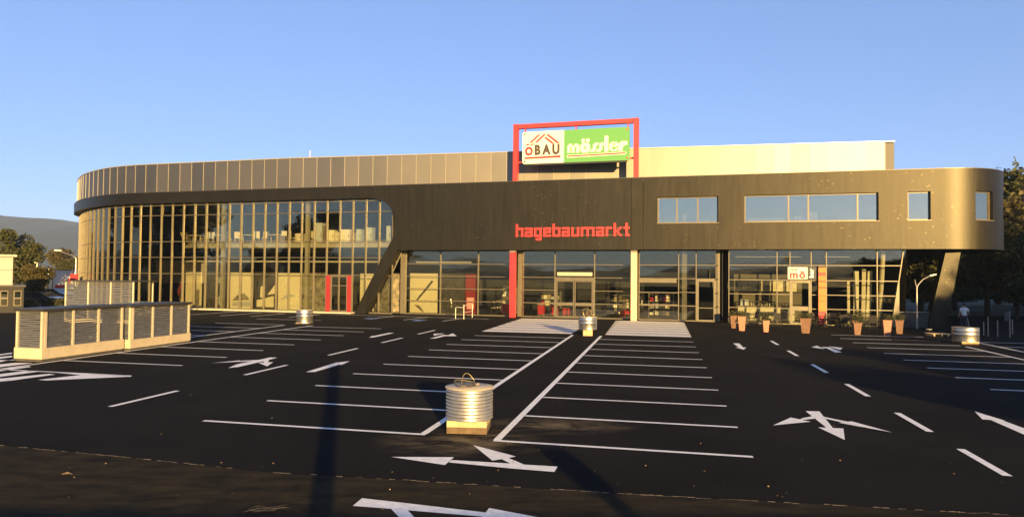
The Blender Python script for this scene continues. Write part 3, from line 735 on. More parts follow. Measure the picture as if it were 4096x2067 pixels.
def grid_letter(rows, place, cell, m, parent, name='letter', depth=.1, sub=8, grow=1):
    h = len(rows); w = len(rows[0])
    on = set()
    for r in range(h):
        for c in range(w):
            if rows[r][c] != '.':
                for i in range(sub):
                    for j in range(sub):
                        for di in range(-grow, grow+1):
                            for dj in range(-grow, grow+1):
                                if abs(di)+abs(dj) > grow: continue
                                on.add((c*sub+i+di, (h-1-r)*sub+j+dj))
    bm = bmesh.new(); vs = {}
    def V(i, j):
        if (i, j) not in vs: vs[(i, j)] = bm.verts.new(place(i*cell/sub, j*cell/sub, 0))
        return vs[(i, j)]
    for i, j in on: bm.faces.new((V(i, j), V(i+1, j), V(i+1, j+1), V(i, j+1)))
    r = bmesh.ops.extrude_face_region(bm, geom=bm.faces[:])
    d = place(0, 0, -depth)-place(0, 0, 0)
    bmesh.ops.translate(bm, verts=[e for e in r['geom'] if isinstance(e, bmesh.types.BMVert)], vec=d)
    bmesh.ops.recalc_face_normals(bm, faces=bm.faces)
    bmesh.ops.dissolve_limit(bm, angle_limit=.02, verts=bm.verts, edges=bm.edges)
    base = ROOT[parent]
    bmesh.ops.translate(bm, verts=bm.verts, vec=-base)
    me = bpy.data.meshes.new(name); bm.to_mesh(me); bm.free(); me.materials.append(m)
    o = bpy.data.objects.new(name, me); col.objects.link(o); o.parent = parent; ROOT[o] = base
    return o

# ---- store lettering on the fascia
LT = {'h': ['#...', '#...', '####', '#..#', '#..#', '#..#', '#..#'], 'a': ['####', '...#', '####', '#..#', '####'], 'g': ['####', '#..#', '#..#', '#..#', '####', '...#', '.###'],
      'e': ['####', '#..#', '####', '#...', '####'], 'b': ['#...', '#...', '####', '#..#', '#..#', '#..#', '####'], 'u': ['#..#', '#..#', '#..#', '#..#', '####'],
      'm': ['#######', '#..#..#', '#..#..#', '#..#..#', '#..#..#'], 'r': ['###', '#..', '#..', '#..', '#..'], 'k': ['#...', '#...', '#..#', '#.#.', '##..', '#.#.', '#..#'], 't': ['.#.', '.#.', '###', '.#.', '.#.', '.#.', '.##']}
M_red_sign = mat('red_letter', (.46, .025, .025), .45)
let = thing('store_lettering', TL(4.65, -.15, 6.3), 'red block letters reading hagebaumarkt on the dark fascia', 'lettering')
cell_w = .1405
x = .34
for ch in 'hagebaumarkt':
    R = LT[ch]; z0 = 6.36-(2*cell_w if ch == 'g' else 0)
    grid_letter(R, (lambda xx: (lambda a, b, d: TL(xx+a*1.02, -.09+d, z0+b*.98)))(x), cell_w, M_red_sign, let, 'letter', .05)
    x += (len(R[0])+1.14)*cell_w*1.02
for z in (6.44, 7.0):
    MB(TL).box(.5, 8.9, -.075, -.03, z-.02, z+.02).build('mounting_rail', M_frame, let)

# ---- roof sign in its red frame
rs = thing('roof_sign', TL(4.9, .25, FT), 'red portal frame on the roof carrying a white and green signboard', 'sign')
frm = MB(TL).box(.0, .38, .02, .42, FT+.06, 15.27).build('frame_post', M_red_sign, rs)
MB(TL).box(9.42, 9.8, .02, .42, FT+.06, 15.27).build('frame_post', M_red_sign, rs)
MB(TL).box(.381, 9.419, .04, .40, 14.92, 15.25).build('top_beam', M_red_sign, rs)
MB(TL).box(.381, 9.419, .28, .38, 12.22, 12.34).build('lower_beam', M_red_sign, rs)
for s in (.95, 5.0, 9.0): MB(TL).box(s-.05, s+.05, .16, .26, 14.6, 14.92).build('hanger', M_red_sign, rs)
M_sw = mat('sign_white', (.55, .53, .46), .45); M_sg = mat('sign_green', (.075, .24, .06), .45); M_sd = mat('sign_dark', (.045, .03, .02), .5); M_sr = mat('sign_red', (.42, .022, .022), .45)
SB0, SB1, SZ0, SZ1, SM = .77, 9.13, 12.08, 14.6, 4.1
c = .12
bw = MB().prism([TL(t, .0, z) for t, z in ((SB0+c, SZ0), (SM, SZ0), (SM, SZ1), (SB0+c, SZ1), (SB0, SZ1-c), (SB0, SZ0+c))], TL(0, .22, 0)-TL(0, 0, 0)).build('white_board', M_sw, rs)
bgb = MB().prism([TL(t, .0, z) for t, z in ((SM+.004, SZ0), (SB1-c, SZ0), (SB1, SZ0+c), (SB1, SZ1-c), (SB1-c, SZ1), (SM+.004, SZ1))], TL(0, .22, 0)-TL(0, 0, 0)).build('green_board', M_sg, rs)
MB(TL).box(SB0+.2, SB1-.2, .03, .26, SZ0-.12, SZ0-.004).build('lamp_trough', M_soffit, rs)
def on_board(t0, z0, sh=0): return lambda a, b, d: TL(t0+a, -.014+d, z0+b)
def quad(parent, m, P, name): MB().prism([TL(t, -.014, z) for t, z in P], TL(0, .012, 0)-TL(0, 0, 0)).build(name, m, parent)
letters('BAU', on_board(1.76, 12.80), 2.05, 1.0, 1.02, M_sd, bw, .062)
letters('O', on_board(.98, 12.78), .68, 1.0, .86, M_sr, bw, .05)
quad(bw, M_sr, ((1.02, 13.54), (1.30, 13.55), (1.36, 13.65), (1.10, 13.64)), 'accent_bar'); quad(bw, M_sr, ((1.36, 13.55), (1.68, 13.56), (1.76, 13.66), (1.44, 13.65)), 'accent_bar')
quad(bw, M_sr, ((1.3, 13.73), (1.52, 13.73), (2.24, 14.36), (2.06, 14.36)), 'roof_stripe'); quad(bw, M_sr, ((1.75, 13.73), (1.97, 13.73), (2.7, 14.37), (2.5, 14.37)), 'roof_stripe')
quad(bw, M_sr, ((2.52, 14.08), (2.66, 14.14), (3.38, 13.58), (3.14, 13.58)), 'roof_stripe'); quad(bw, M_sr, ((2.70, 14.30), (2.84, 14.36), (3.80, 13.6), (3.55, 13.6)), 'roof_stripe')
quad(bw, M_sr, ((.94, 12.46), (3.83, 12.49), (3.83, 12.66), (.94, 12.60)), 'underline')
# mössler: rounded heavy lower-case letters
MS = {'m': ['.##..##.', '########', '##.##.##', '##.##.##', '##.##.##', '##.##.##'], 'o': ['.####.', '######', '##..##', '##..##', '######', '.####.'],
      's': ['...###', '..###.', '..##..', '..##..', '.###..', '###...'], 'l': ['##', '##', '##', '##', '##', '##', '##', '##', '##', '##'], 'e': ['.####.', '##..##', '######', '##....', '##..##', '.####.'], 'r': ['.####', '#####', '###..', '##...', '##...', '##...']}
for ch, t in (('m', 4.36), ('o', 5.40), ('s', 6.12), ('s', 6.60), ('l', 7.26), ('e', 7.60), ('r', 8.34)):
    grid_letter(MS[ch], (lambda t_: (lambda a_, b_, d_: TL(t_+a_, -.004+d_, 12.80+b_)))(t), .117, M_sw, bgb, 'letter', .01, 4, 0 if ch in 'mse' else 1)
for t in (5.44, 5.80):
    MB().prism([TL(t+.16+.15*cos(2*pi*i/14), -.014, 13.72+.15*sin(2*pi*i/14)) for i in range(14)], TL(0, .012, 0)-TL(0, 0, 0)).build('umlaut_dot', M_sw, bgb)
quad(bgb, M_sw, ((4.34, 12.43), (8.86, 12.53), (8.86, 12.72), (4.34, 12.64)), 'underline_border')
MB().prism([TL(t, -.020, z) for t, z in ((4.38, 12.50), (8.82, 12.58), (8.82, 12.68), (4.38, 12.60))], TL(0, .005, 0)-TL(0, 0, 0)).build('underline', M_sr, bgb)
for t, z in ((.95, 14.42), (.95, 12.26)): quad(bw, M_sd, [(t+.07*cos(a), z+.07*sin(a)) for a in (0, 1.05, 2.1, 3.14, 4.19, 5.24)], 'bolt')
for t, z in ((8.95, 14.42), (8.95, 12.26)): quad(bgb, M_sr, [(t+.07*cos(a), z+.07*sin(a)) for a in (0, 1.05, 2.1, 3.14, 4.19, 5.24)], 'bolt')

# ---- cafe sign
cs = thing('cafe_sign', TL(21.2, .7, 3.2), 'white and black café sign with red letters above the café door', 'sign')
c1 = MB(TL).box(20.30, 21.60, .60, .72, 3.25, 4.10).build('white_board', mat('cafe_sign_white', (.50, .48, .42), .5), cs)
c2 = MB(TL).box(21.604, 22.16, .60, .72, 3.25, 4.10).build('black_board', mat('cafe_sign_black', (.012, .012, .012), .4), cs)
def on_cafe(t0, z0): return lambda a, b, d: TL(t0+a, .586+d, z0+b)
letters('mö', on_cafe(20.42, 3.33), 1.08, 1.0, .72, M_sr, c1, .03)
letters('café', on_cafe(20.40, 3.83), .52, 1.0, .27, M_sd, c1, .008)
letters('bar', lambda a, b, d: TL(21.98-b*1.2, .586+d, 3.36+a), .64, 1.0, .32, mat('cafe_sign_letter', (.8, .78, .7), .5), c2, .012)

# ------------------------------------------------------------------ slatted enclosures
M_slat = mat('silver_slat', (.15, .153, .16), .45, .5, .15, 5)
M_post = mat('pale_post', (.42, .36, .26), .5, .2, .08, 5)
M_cap = mat('dark_cap', (.03, .028, .026), .5, .3)
M_curb = mat('plinth_concrete', (.36, .30, .21), .85, 0, .12, 2.5, .3, 30)
M_base = mat('dark_base', (.05, .045, .04), .9, 0, .4, 6)
def panel_run(parent, p0, p1, npan, z0, z1, ns, face, rnd):
    """posts and tilted slats between two ground points; face = outward unit vector"""
    d = (p1-p0); L = d.length; d.normalize()
    for i in range(npan+1):
        c_ = p0+d*(L*i/npan)
        q = MB(); e = d*.045; f = face*.05
        q.hexa([c_-e-f*.6, c_+e-f*.6, c_+e+f, c_-e+f]+[p+Vector((0, 0, z1-z0)) for p in (c_-e-f*.6, c_+e-f*.6, c_+e+f, c_-e+f)])
        for i_ in range(len(q.v)): q.v[i_].z += z0
        q.build('post', M_post, parent)
    pitch = (z1-z0)/ns
    for i in range(npan):
        a, b = p0+d*(L*i/npan+.05), p0+d*(L*(i+1)/npan-.05)
        for k in range(ns):
            z = z0+pitch*(k+.5); t = rnd.uniform(-.012, .012); h = pitch*.36
            q = MB()
            q.hexa([Vector((p.x, p.y, zz)) for p, zz in ((a+face*.035, z-h+t), (b+face*.035, z-h-t), (b+face*.020, z-h-t), (a+face*.020, z-h+t), (a-face*.015, z+h+t), (b-face*.015, z+h-t), (b-face*.03, z+h-t), (a-face*.03, z+h+t))])
            q.build('slat', M_slat, parent)
def enclosure(label, u0, u1, v0, v1, ztop, zpl, nlong, nshort, ns, seed, back=True):
    c_ = grid((u0+u1)/2, (v0+v1)/2)
    e = thing('slatted_enclosure', c_, label, 'enclosure', 'slatted enclosures on the car park')
    rnd = random.Random(seed)
    U = Vector((cos(YAW), -sin(YAW), 0)); V_ = Vector((sin(YAW), cos(YAW), 0))
    # plinth: ring of four walls on a recessed dark base
    def ring(nm, m, o, w, za, zb):
        q = MB(grid)
        q.box(u0-o, u1+o, v0-o, v0-o+w, za, zb); r_ = q.build(nm, m, e)
        MB(grid).box(u1+o-w, u1+o, v0-o+w, v1+o, za, zb).build(nm, m, e)
        MB(grid).box(u0-o, u0-o+w, v0-o+w, v1+o, za, zb).build(nm, m, e)
        MB(grid).box(u0-o+w, u1+o-w, v1+o-w, v1+o, za, zb).build(nm, m, e)
    ring('base_strip', M_base, .0, .14, 0, .10)
    ring('plinth', M_curb, .04, .2, .10, zpl)
    panel_run(e, grid(u0+.04, v0+.03), grid(u1-.04, v0+.03), nshort, zpl, ztop-.07, ns, -V_, rnd)
    panel_run(e, grid(u1-.03, v0+.12), grid(u1-.03, v1-.05), nlong, zpl, ztop-.07, ns, U, rnd)
    MB(grid).box(u0-.08, u1+.08, v0-.08, v1+.08, ztop-.068, ztop+.035).build('roof_cap', M_cap, e)
    return e
enclosure('nearest slatted bike enclosure with concrete plinth at the left edge of the car park', -19.95, -18.78, 7.2, 10.95, 1.90, .50, 3, 1, 17, 1)
enclosure('second slatted enclosure joined behind the nearest one', -19.95, -18.55, 11.12, 14.75, 1.88, .46, 3, 1, 17, 2)
# far one: taller, seen above the roof of the others
def far_enclosure():
    YF = 44.0
    a, b = at_depth(261, 1290, YF), at_depth(531, 1290, YF)
    a.z = b.z = 0
    e = thing('slatted_enclosure', (a+b)/2, 'taller slatted enclosure beyond, seen over the dark caps of the near ones', 'enclosure', 'slatted enclosures on the car park')
    rnd = random.Random(5)
    panel_run(e, a, b, 3, .25, 2.66, 22, Vector((0, -1, 0)), rnd)
    MB().box(a.x-.05, b.x+.05, YF-.06, YF+.14, 0, .25).build('plinth', M_curb, e)
    MB().box(a.x-.16, b.x+.16, YF-.18, YF+2.6, 2.665, 2.74).build('roof_cap', M_cap, e)
    for xx in (a.x, b.x-.08): MB().box(xx, xx+.08, YF+2.4, YF+2.48, 0, 2.66).build('post', M_post, e)
far_enclosure()

# ------------------------------------------------------------------ zinc tubs
def wire_loop(c, r, tilt, az, n=26, wob=.12, seed=0):
    rnd = random.Random(seed); P = []
    for i in range(n+3):
        a = 2*pi*i/n*1.12
        rr_ = r*(1+wob*sin(3*a+seed))
        p = Vector((cos(a)*rr_, sin(a)*rr_, 0)); p.rotate(Matrix.Rotation(tilt, 3, 'X')); p.rotate(Matrix.Rotation(az, 3, 'Z'))
        P.append(Vector(c)+p)
    return P
def tub(label, c, r, h, z0, base_w, base_h, corr, loops, lid=True, dark_base=.5, seed=1, rough=.28, slab=False):
    c = Vector(c); t = thing('zinc_tub', c, label, 'tub', 'zinc tubs on the aisle ends')
    ang = -YAW+.15
    def sq(w, za, zb, nm, m, w2=None):
        w2 = w2 or w
        P = []
        for z, ww in ((za, w), (zb, w2)):
            for sx, sy in ((-1, -1), (1, -1), (1, 1), (-1, 1)):
                p = Vector((sx*ww/2, sy*ww/2, 0)); p.rotate(Matrix.Rotation(ang, 3, 'Z')); P.append(c+p+Vector((0, 0, z)))
        MB().hexa(P).build(nm, m, t)
    if base_h > 0:
        sq(base_w, 0, base_h*dark_base, 'base_block', mat('brown_block', (.10, .065, .035), .9, 0, .35, 8, .3, 30))
        sq(base_w*.995, base_h*dark_base+.003, base_h, 'upper_block', mat('tan_block', (.38, .28, .16), .85, 0, .2, 8, .3, 30))
    prof = []
    n = corr*8 if corr else 12
    for i in range(n+1):
        z = z0+h*i/n
        prof.append((r-.012+(.008*sin(2*pi*corr*i/n) if corr else 0), z))
    prof = [(r-.03, z0)]+prof
    if not corr:
        prof = [(r, z0), (r, z0+h*.47), (r+.012, z0+h*.5), (r, z0+h*.53), (r, z0+h*.72), (r+.012, z0+h*.75), (r, z0+h*.78), (r, z0+h-.02), (r+.018, z0+h-.01), (r+.018, z0+h)]
    MB().lathe(prof, c, 48).build('drum', M_zinc if corr else mat('smooth_zinc', (.46, .45, .42), .38, .95, .12, 5), t, True)
    if lid:
        MB().lathe([(r+.012, z0+h+.002), (r+.014, z0+h+.012), (r+.004, z0+h+.018), (.0005, z0+h+.022)], c, 48).build('lid', mat('lid_tan', (.52, .42, .27), .6, .2, .12, 5), t, True)
    else:
        MB().lathe([(r-.03, z0+h-.05), (.0005, z0+h-.045)], c, 32).build('soil', mat('soil', (.06, .045, .03), .95, 0, .4, 10, .6, 30), t)
    M_wire = mat('brass_wire', (.30, .22, .10), .4, .7); M_cable = mat('dark_cable', (.03, .03, .03), .5)
    for i, (dx, dy, dz, rr_, ti, az, th, dk) in enumerate(loops):
        MB().tube(wire_loop(c+Vector((dx, dy, z0+h+dz)), rr_, ti, az, seed=i+seed), th, 6).build('cable_loop', M_cable if dk else M_wire, t, True)
    return t
t1 = tub('nearest corrugated zinc tub on a brown concrete block with cable loops on its lid', grid(-.80, .82), .51, .64, .26, .84, .26, 9,
    [(-.12, .05, .05, .20, .15, 0, .012, 1), (-.10, .02, .07, .22, .25, .8, .010, 0), (-.05, .10, .13, .14, 1.1, .4, .009, 0), (-.02, .0, .05, .16, .1, 2, .008, 1)])
MB().hexa([t1.location+Vector(p) for p in ((.02, .1, .925), (.2, .16, .925), (.17, .24, .925), (0, .17, .925), (.02, .1, .94), (.2, .16, .965), (.17, .24, .965), (0, .17, .94))]).build('loose_bracket', M_frame, t1)
t2 = tub('plain zinc tub with upright wire coils in front of the entrance', grid(-.75, 24.55), .51, .68, .36, .52, .36, 0,
    [(-.05, 0, .22, .24, 1.3, .3, .016, 0), (.12, .05, .17, .22, 1.2, -.5, .016, 0), (.02, .1, .30, .20, 1.45, 1.2, .014, 0), (.16, -.05, .14, .2, .9, .2, .014, 0), (-.1, .05, .12, .18, .7, 2, .014, 0)], dark_base=.02)
t3 = tub('small shiny zinc tub between the painted lines in front of the left glazing', grid(-20.0, 27.9), .53, .84, .05, .9, .05, 0, [], dark_base=.4)
t4 = tub('wide zinc tub on a low slab at the far right', grid(18.62, 25.95), .60, .70, .15, .85, .14, 0, [], lid=False, dark_base=.5)

# ------------------------------------------------------------------ cafe planters
def leaf_cloud(mb, centers, n, size, rnd, flat=.0):
    """leaf-sized quads scattered through ellipsoids (center, (rx, ry, rz))"""
    tot = sum(r[0]*r[1]*r[2] for _, r in centers)
    for c_, r in centers:
        k = max(6, int(n*r[0]*r[1]*r[2]/tot))
        for _ in range(k):
            while True:
                p = Vector((rnd.uniform(-1, 1), rnd.uniform(-1, 1), rnd.uniform(-1, 1)))
                l = p.length
                if .35 < l < 1 or (l <= .35 and rnd.random() < .25): break
            p = Vector((p.x*r[0], p.y*r[1], p.z*r[2]))+Vector(c_)
            ax = Vector((rnd.gauss(0, 1), rnd.gauss(0, 1), rnd.gauss(0, .7))).normalized()
            bx = ax.cross(Vector((rnd.gauss(0, 1), rnd.gauss(0, 1), rnd.gauss(0, 1)))).normalized()
            s = size*rnd.uniform(.6, 1.4)
            mb.pts([p-ax*s, p+bx*s*.5, p+ax*s, p-bx*s*.5], [(0, 1, 2, 3)])
M_clay = mat('pink_clay', (.34, .15, .095), .8, 0, .18, 5, .3, 30)
M_clay2 = mat('brown_clay', (.16, .085, .05), .85, 0, .25, 5, .3, 30)
def planter(px, py, w, h, bush, lab, m=M_clay, shape=4):
    g0 = ground(px, py); t = thing('planter', g0, lab, 'planter', 'tall tapered planters in front of the café')
    rot = random.uniform(-.25, .25)-FA
    P = []
    for z, ww in ((0, w*.68), (h, w)):
        for k in range(4):
            a = rot+pi/4+k*pi/2; P.append(g0+Vector((cos(a)*ww*.707, sin(a)*ww*.707, z)))
    MB().hexa(P).build('pot', m, t)
    P = []
    for z, ww in ((h+.001, w*1.05), (h+.045, w*1.05)):
        for k in range(4):
            a = rot+pi/4+k*pi/2; P.append(g0+Vector((cos(a)*ww*.707, sin(a)*ww*.707, z)))
    MB().hexa(P).build('rim', m, t)
    mb = MB(); rnd = random.Random(int(px))
    leaf_cloud(mb, [((g0.x+rnd.uniform(-.12, .12), g0.y+rnd.uniform(-.1, .1), h+bush*.45+rnd.uniform(-.1, .1)), (w*.75, w*.7, bush*.55)) for _ in range(3)], 420, .045, rnd)
    o = mb.build('shrub', M_shrub, t); o['kind'] = 'stuff'
planter(2968, 1322, .46, .86, .42, 'pink clay planter at the left end of the café terrace', M_clay)
planter(2935, 1312, .38, .80, .35, 'brown planter half behind the leftmost pink one', M_clay2)
planter(3063, 1327, .38, .66, .45, 'small pink planter, second along the café terrace', M_clay)
planter(3223, 1332, .58, .86, .38, 'broad brown planter before the café door', M_clay2)
planter(3428, 1338, .44, .66, .75, 'slim brown planter with a tall plant right of the orange post', M_clay2)
planter(3548, 1342, .45, .87, .34, 'bright pink planter at the right end of the café front', M_clay)
planter(3598, 1334, .44, .80, .34, 'brown-pink planter behind the bright one at the right end', M_clay2)
planter(3420, 1318, .38, .55, .35, 'low brown planter in the shade among the café chairs', M_clay2)

# ------------------------------------------------------------------ terrace chairs and tables
M_wick = mat('dark_wicker', (.010, .0075, .0055), .7, 0, .3, 30, .4, 120)
def chair_proto():
    r = thing('cafe_chair', (0, 0, 0), 'dark wicker café chair on the terrace', 'chair', 'dark café chairs on the terrace')
    MB().box(-.23, .23, -.23, .23, .42, .47).build('seat', M_wick, r)
    b = MB()
    b.hexa([Vector(p) for p in ((-.23, .20, .47), (.23, .20, .47), (.23, .24, .47), (-.23, .24, .47), (-.22, .27, .92), (.22, .27, .92), (.22, .31, .92), (-.22, .31, .92))]).build('backrest', M_wick, r)
    for sx in (-1, 1):
        for sy in (-1, 1):
            MB().tube([(sx*.2, sy*.2, .42), (sx*.23, sy*.24, 0)], .016, 6).build('leg', M_wick, r)
        MB().tube([(sx*.25, -.2, .45), (sx*.26, -.22, .66), (sx*.25, .24, .68)], .018, 6).build('armrest', M_wick, r)
    return r
def table_proto():
    r = thing('cafe_table', (0, 0, 0), 'small round dark café table', 'table', 'café tables on the terrace')
    MB().lathe([(.36, .72), (.37, .735), (.36, .75)], (0, 0, 0), 24).build('table_top', mat('table_top', (.06, .045, .03), .4), r)
    MB().lathe([(.03, .03), (.03, .72)], (0, 0, 0), 12).build('leg', M_wick, r)
    MB().lathe([(.22, 0), (.2, .03), (.03, .035)], (0, 0, 0), 20).build('base', M_wick, r)
    return r
cp, tp = chair_proto(), table_proto()
tabs = [(17.4, -.75, 'left of the small pink planter'), (19.3, -.9, 'left of the broad brown planter'), (23.6, -1.0, 'just right of the orange post'), (25.4, -1.1, 'beside the bright pink planter'), (22.5, -.7, 'in front of the orange post')]
first = True
rnd = random.Random(21)
k = 0
for i, (t, n, where) in enumerate(tabs):
    o = tp if i == 0 else copy_tree(tp)
    o.location = TL(t, n, 0); o['label'] = 'round dark café table '+where
    for j, a in enumerate((.5, 2.4, 4.3)[: 3 if i != 4 else 2]):
        c_ = cp if k == 0 else copy_tree(cp)
        a += rnd.uniform(-.3, .3)
        p = TL(t, n, 0)+Vector((cos(a)*.66, sin(a)*.66, 0))
        c_.location = p; c_.rotation_euler.z = a-pi/2
        c_['label'] = ('right-hand ', 'rear left ', 'nearest ')[j]+'dark wicker chair at the table '+where
        c_['group'] = 'café chairs '+where
        k += 1

# ------------------------------------------------------------------ interior displays
M_banner = mat('cream_banner', (.50, .43, .27), .8, 0, .06, 2)
M_photo = mat('dark_print', (.05, .042, .032), .6, 0, .9, 2.2, 0, 40, .5, None, 0, (.07, .058, .038), (.006, .0055, .005))
M_photo2 = mat('tool_print', (.22, .18, .11), .6, 0, .8, 2.5, 0, 40, .5, None, 0, (.30, .25, .15), (.015, .013, .011))
def px_s(px, off, y=1170): return on_front(px, y, off)[0]
def banner(px0, px1, m, lab, off=1.28, z0=.12, z1=3.36, extra=None):
    a, b = px_s(px0, off), px_s(px1, off)
    c_ = TL((a+b)/2, off, z0)
    t = thing('display_banner', c_, lab, 'banner', 'display banners behind the glass')
    MB(TL).box(a, b, off, off+.04, z0, z1).build('sheet', m, t)
    MB(TL).box(a-.02, b+.02, off-.015, off+.055, z1+.001, z1+.05).build('top_rail', M_frame, t)
    MB(TL).box(a-.02, b+.02, off-.06, off+.10, .04, z0-.001).build('foot', M_frame, t)
    if extra: extra(t, a, b, off)
    return t
def strip(t, m, P, off, name): MB().prism([TL(s, off-.006, z) for s, z in P], TL(0, .004, 0)-TL(0, 0, 0)).build(name, m, t)
def ex_red(t, a, b, o):
    strip(t, M_sr, ((a+.35*(b-a), 1.1), (a+.5*(b-a), 1.1), (a+.9*(b-a), 2.7), (a+.75*(b-a), 2.6)), o, 'printed_tool')
    strip(t, M_banner, ((a+.05, .3), (b-.05, .3), (b-.05, .9), (a+.05, .8)), o, 'printed_block')
def ex_small(t, a, b, o):
    strip(t, M_photo2, ((a+.35*(b-a), .25), (a+.75*(b-a), .25), (a+.75*(b-a), 1.75), (a+.35*(b-a), 1.75)), o, 'printed_picture')
def ex_wrench(t, a, b, o):
    strip(t, mat('print_grey', (.30, .29, .24), .6), ((a+.45*(b-a), 2.3), (a+.6*(b-a), 2.55), (a+.5*(b-a), 3.0), (a+.95*(b-a), 2.6), (a+.95*(b-a), 2.45), (a+.6*(b-a), 2.4)), o, 'printed_wrench')
    strip(t, MATS['print_grey'], ((a+.5*(b-a), .4), (a+.8*(b-a), .4), (a+.7*(b-a), 1.2), (a+.55*(b-a), 1.1)), o, 'printed_tool')
def ex_saw(t, a, b, o):
    strip(t, M_photo2, ((a+.1*(b-a), .8), (a+.85*(b-a), .9), (a+.8*(b-a), 1.15), (a+.6*(b-a), 1.5), (a+.3*(b-a), 1.3)), o, 'printed_tool')
    strip(t, MATS['print_grey'], ((a+.1*(b-a), .35), (a+.9*(b-a), .3), (a+.95*(b-a), .75), (a+.15*(b-a), .7)), o, 'printed_shadow')
def ex_trowel(t, a, b, o):
    strip(t, MATS['print_grey'], ((a+.1*(b-a), .95), (a+.85*(b-a), 1.35), (a+.5*(b-a), 1.55), (a+.45*(b-a), 2.3), (a+.40*(b-a), 1.5)), o, 'printed_trowel')
def ex_man(t, a, b, o):
    strip(t, M_banner, ((a+.1*(b-a), .3), (a+.9*(b-a), .3), (a+.9*(b-a), 1.3), (a+.5*(b-a), 1.1), (a+.1*(b-a), .9)), o, 'printed_table')
    strip(t, M_banner, ((a+.25*(b-a), 1.2), (a+.4*(b-a), 1.1), (a+.38*(b-a), 2.2), (a+.28*(b-a), 2.1)), o, 'printed_figure')
    strip(t, M_banner, ((a+.6*(b-a), 1.4), (a+.95*(b-a), 2.3), (a+.95*(b-a), 1.5)), o, 'printed_figure')
def ex_shovel(t, a, b, o):
    strip(t, M_photo, ((a+.22*(b-a), 1.15), (a+.27*(b-a), 1.1), (a+.60*(b-a), 2.0), (a+.85*(b-a), 2.75), (a+.78*(b-a), 2.85), (a+.52*(b-a), 2.05)), o, 'printed_shovel')
    strip(t, M_photo2, ((a+.15*(b-a), .75), (a+.35*(b-a), .7), (a+.52*(b-a), .15), (a+.46*(b-a), .15)), o, 'printed_root')
banner(590, 611, M_banner, 'narrow cream banner at the far left of the ground-floor glass')
banner(616, 668, M_banner, 'cream banner with a dark garden tool behind the left glass', extra=ex_small)
banner(688, 738, M_photo, 'dark banner with a red pruning tool behind the left glass', extra=ex_red)
banner(742, 772, M_banner, 'slim plain cream banner right of the red tool banner')
banner(774, 806, M_banner, 'cream banner with a small picture and red dot', extra=ex_small)
banner(830, 902, M_photo, 'dark banner printed with a grey wrench', extra=ex_wrench)
banner(920, 1012, M_banner, 'wide cream banner printed with a circular saw', extra=ex_saw)
banner(1019, 1104, M_photo, 'dark banner printed with people at a workbench', extra=ex_man)
banner(1112, 1202, M_banner, 'wide cream banner printed with a trowel behind the zinc tub', extra=ex_trowel)
banner(1208, 1300, M_photo2, 'grey-brown garden print left of the red door')
banner(1440, 1496, M_banner, 'cream banner behind the slanted leg', off=2.4)
banner(1500, 1612, M_photo2, 'grass print banner right of the slanted leg', off=2.4)
banner(1640, 1750, M_banner, 'wide cream banner printed with a spade right of the leg', off=2.4, z0=.1, z1=3.42, extra=ex_shovel)
banner(1764, 1858, M_photo, 'dark banner with blue clothing left of the red pillar', off=2.4)
rp = MB(TL).box(px_s(1862, 2.3), px_s(1902, 2.3), 2.3, 2.7, .05, 3.4).build('display_pillar', MATS['deep_red'], None)
tag(rp, 'red display pillar behind the entrance glazing', 'pillar')
# white price panel on it
pp = MB(TL).box(px_s(1868, 2.28), px_s(1896, 2.28), 2.25, 2.29, .5, 1.45).build('price_panel', mat('pink_panel', (.72, .30, .28), .6), None); tag(pp, 'pale pink notice panel on the red display pillar', 'panel')

# upper-floor goods
M_goods = [mat('carton_%d' % i, c, .7, 0, .12, 3) for i, c in enumerate(((.52, .44, .28), (.36, .37, .34), (.16, .12, .07), (.60, .53, .36), (.30, .22, .12)))]
def cabinet(px0, px1, ytop, m, lab, off=2.0):
    a, b = on_front(px0, 950, off)[0], on_front(px1, 950, off)[0]; z1 = on_front(px0, ytop, off)[1]
    t = thing('display_cabinet', TL((a+b)/2, off, 6.13), lab, 'cabinet', 'goods on the upper floor')
    MB(TL).box(a, b, off, off+.6, 6.14, z1).build('body', m, t)
    MB(TL).box(a+.04, b-.04, off-.02, off-.002, 6.2, z1-.05).build('door', m, t)
    MB(TL).box(b-.1, b-.07, off-.05, off-.022, 6.5, 6.5+.4*(z1-6.5)).build('handle', M_photo, t)
    MB(TL).box(a-.015, b+.015, off-.03, off+.61, z1+.001, z1+.03).build('top', m, t)
cabinet(1263, 1288, 893, M_goods[1], 'tall grey cabinet upstairs, tallest behind the reflected tree')
cabinet(1290, 1298, 905, M_goods[2], 'narrow dark cabinet upstairs beside the tall grey one')
cabinet(1314, 1336, 921, M_goods[3], 'cream stove upstairs right of the tall grey cabinet')
cabinet(1340, 1356, 930, M_goods[0], 'low tan stove upstairs next to the cream one')
cabinet(1364, 1398, 919, M_goods[3], 'broad cream stove upstairs in the middle of the row')
cabinet(1402, 1414, 932, M_goods[4], 'small brown box upstairs right of the broad cream stove')
cabinet(1424, 1444, 918, M_goods[1], 'grey-green cabinet upstairs, third from the rounded corner')
cabinet(1467, 1488, 911, M_goods[1], 'pale grey cabinet upstairs, second from the rounded corner')
cabinet(1545, 1562, 905, M_goods[1], 'slim pale cabinet upstairs against the rounded corner')
cabinet(1110, 1140, 944, M_goods[2], 'dark low cabinet upstairs under the reflected trees')
cabinet(1184, 1206, 935, M_goods[0], 'tan low cabinet upstairs under the reflected trees')
cabinet(520, 545, 915, M_goods[4], 'brown stacked cartons upstairs at the left bend', 2.2)
cabinet(430, 448, 890, M_goods[2], 'tall dark carton upstairs at the left bend', 3.5)
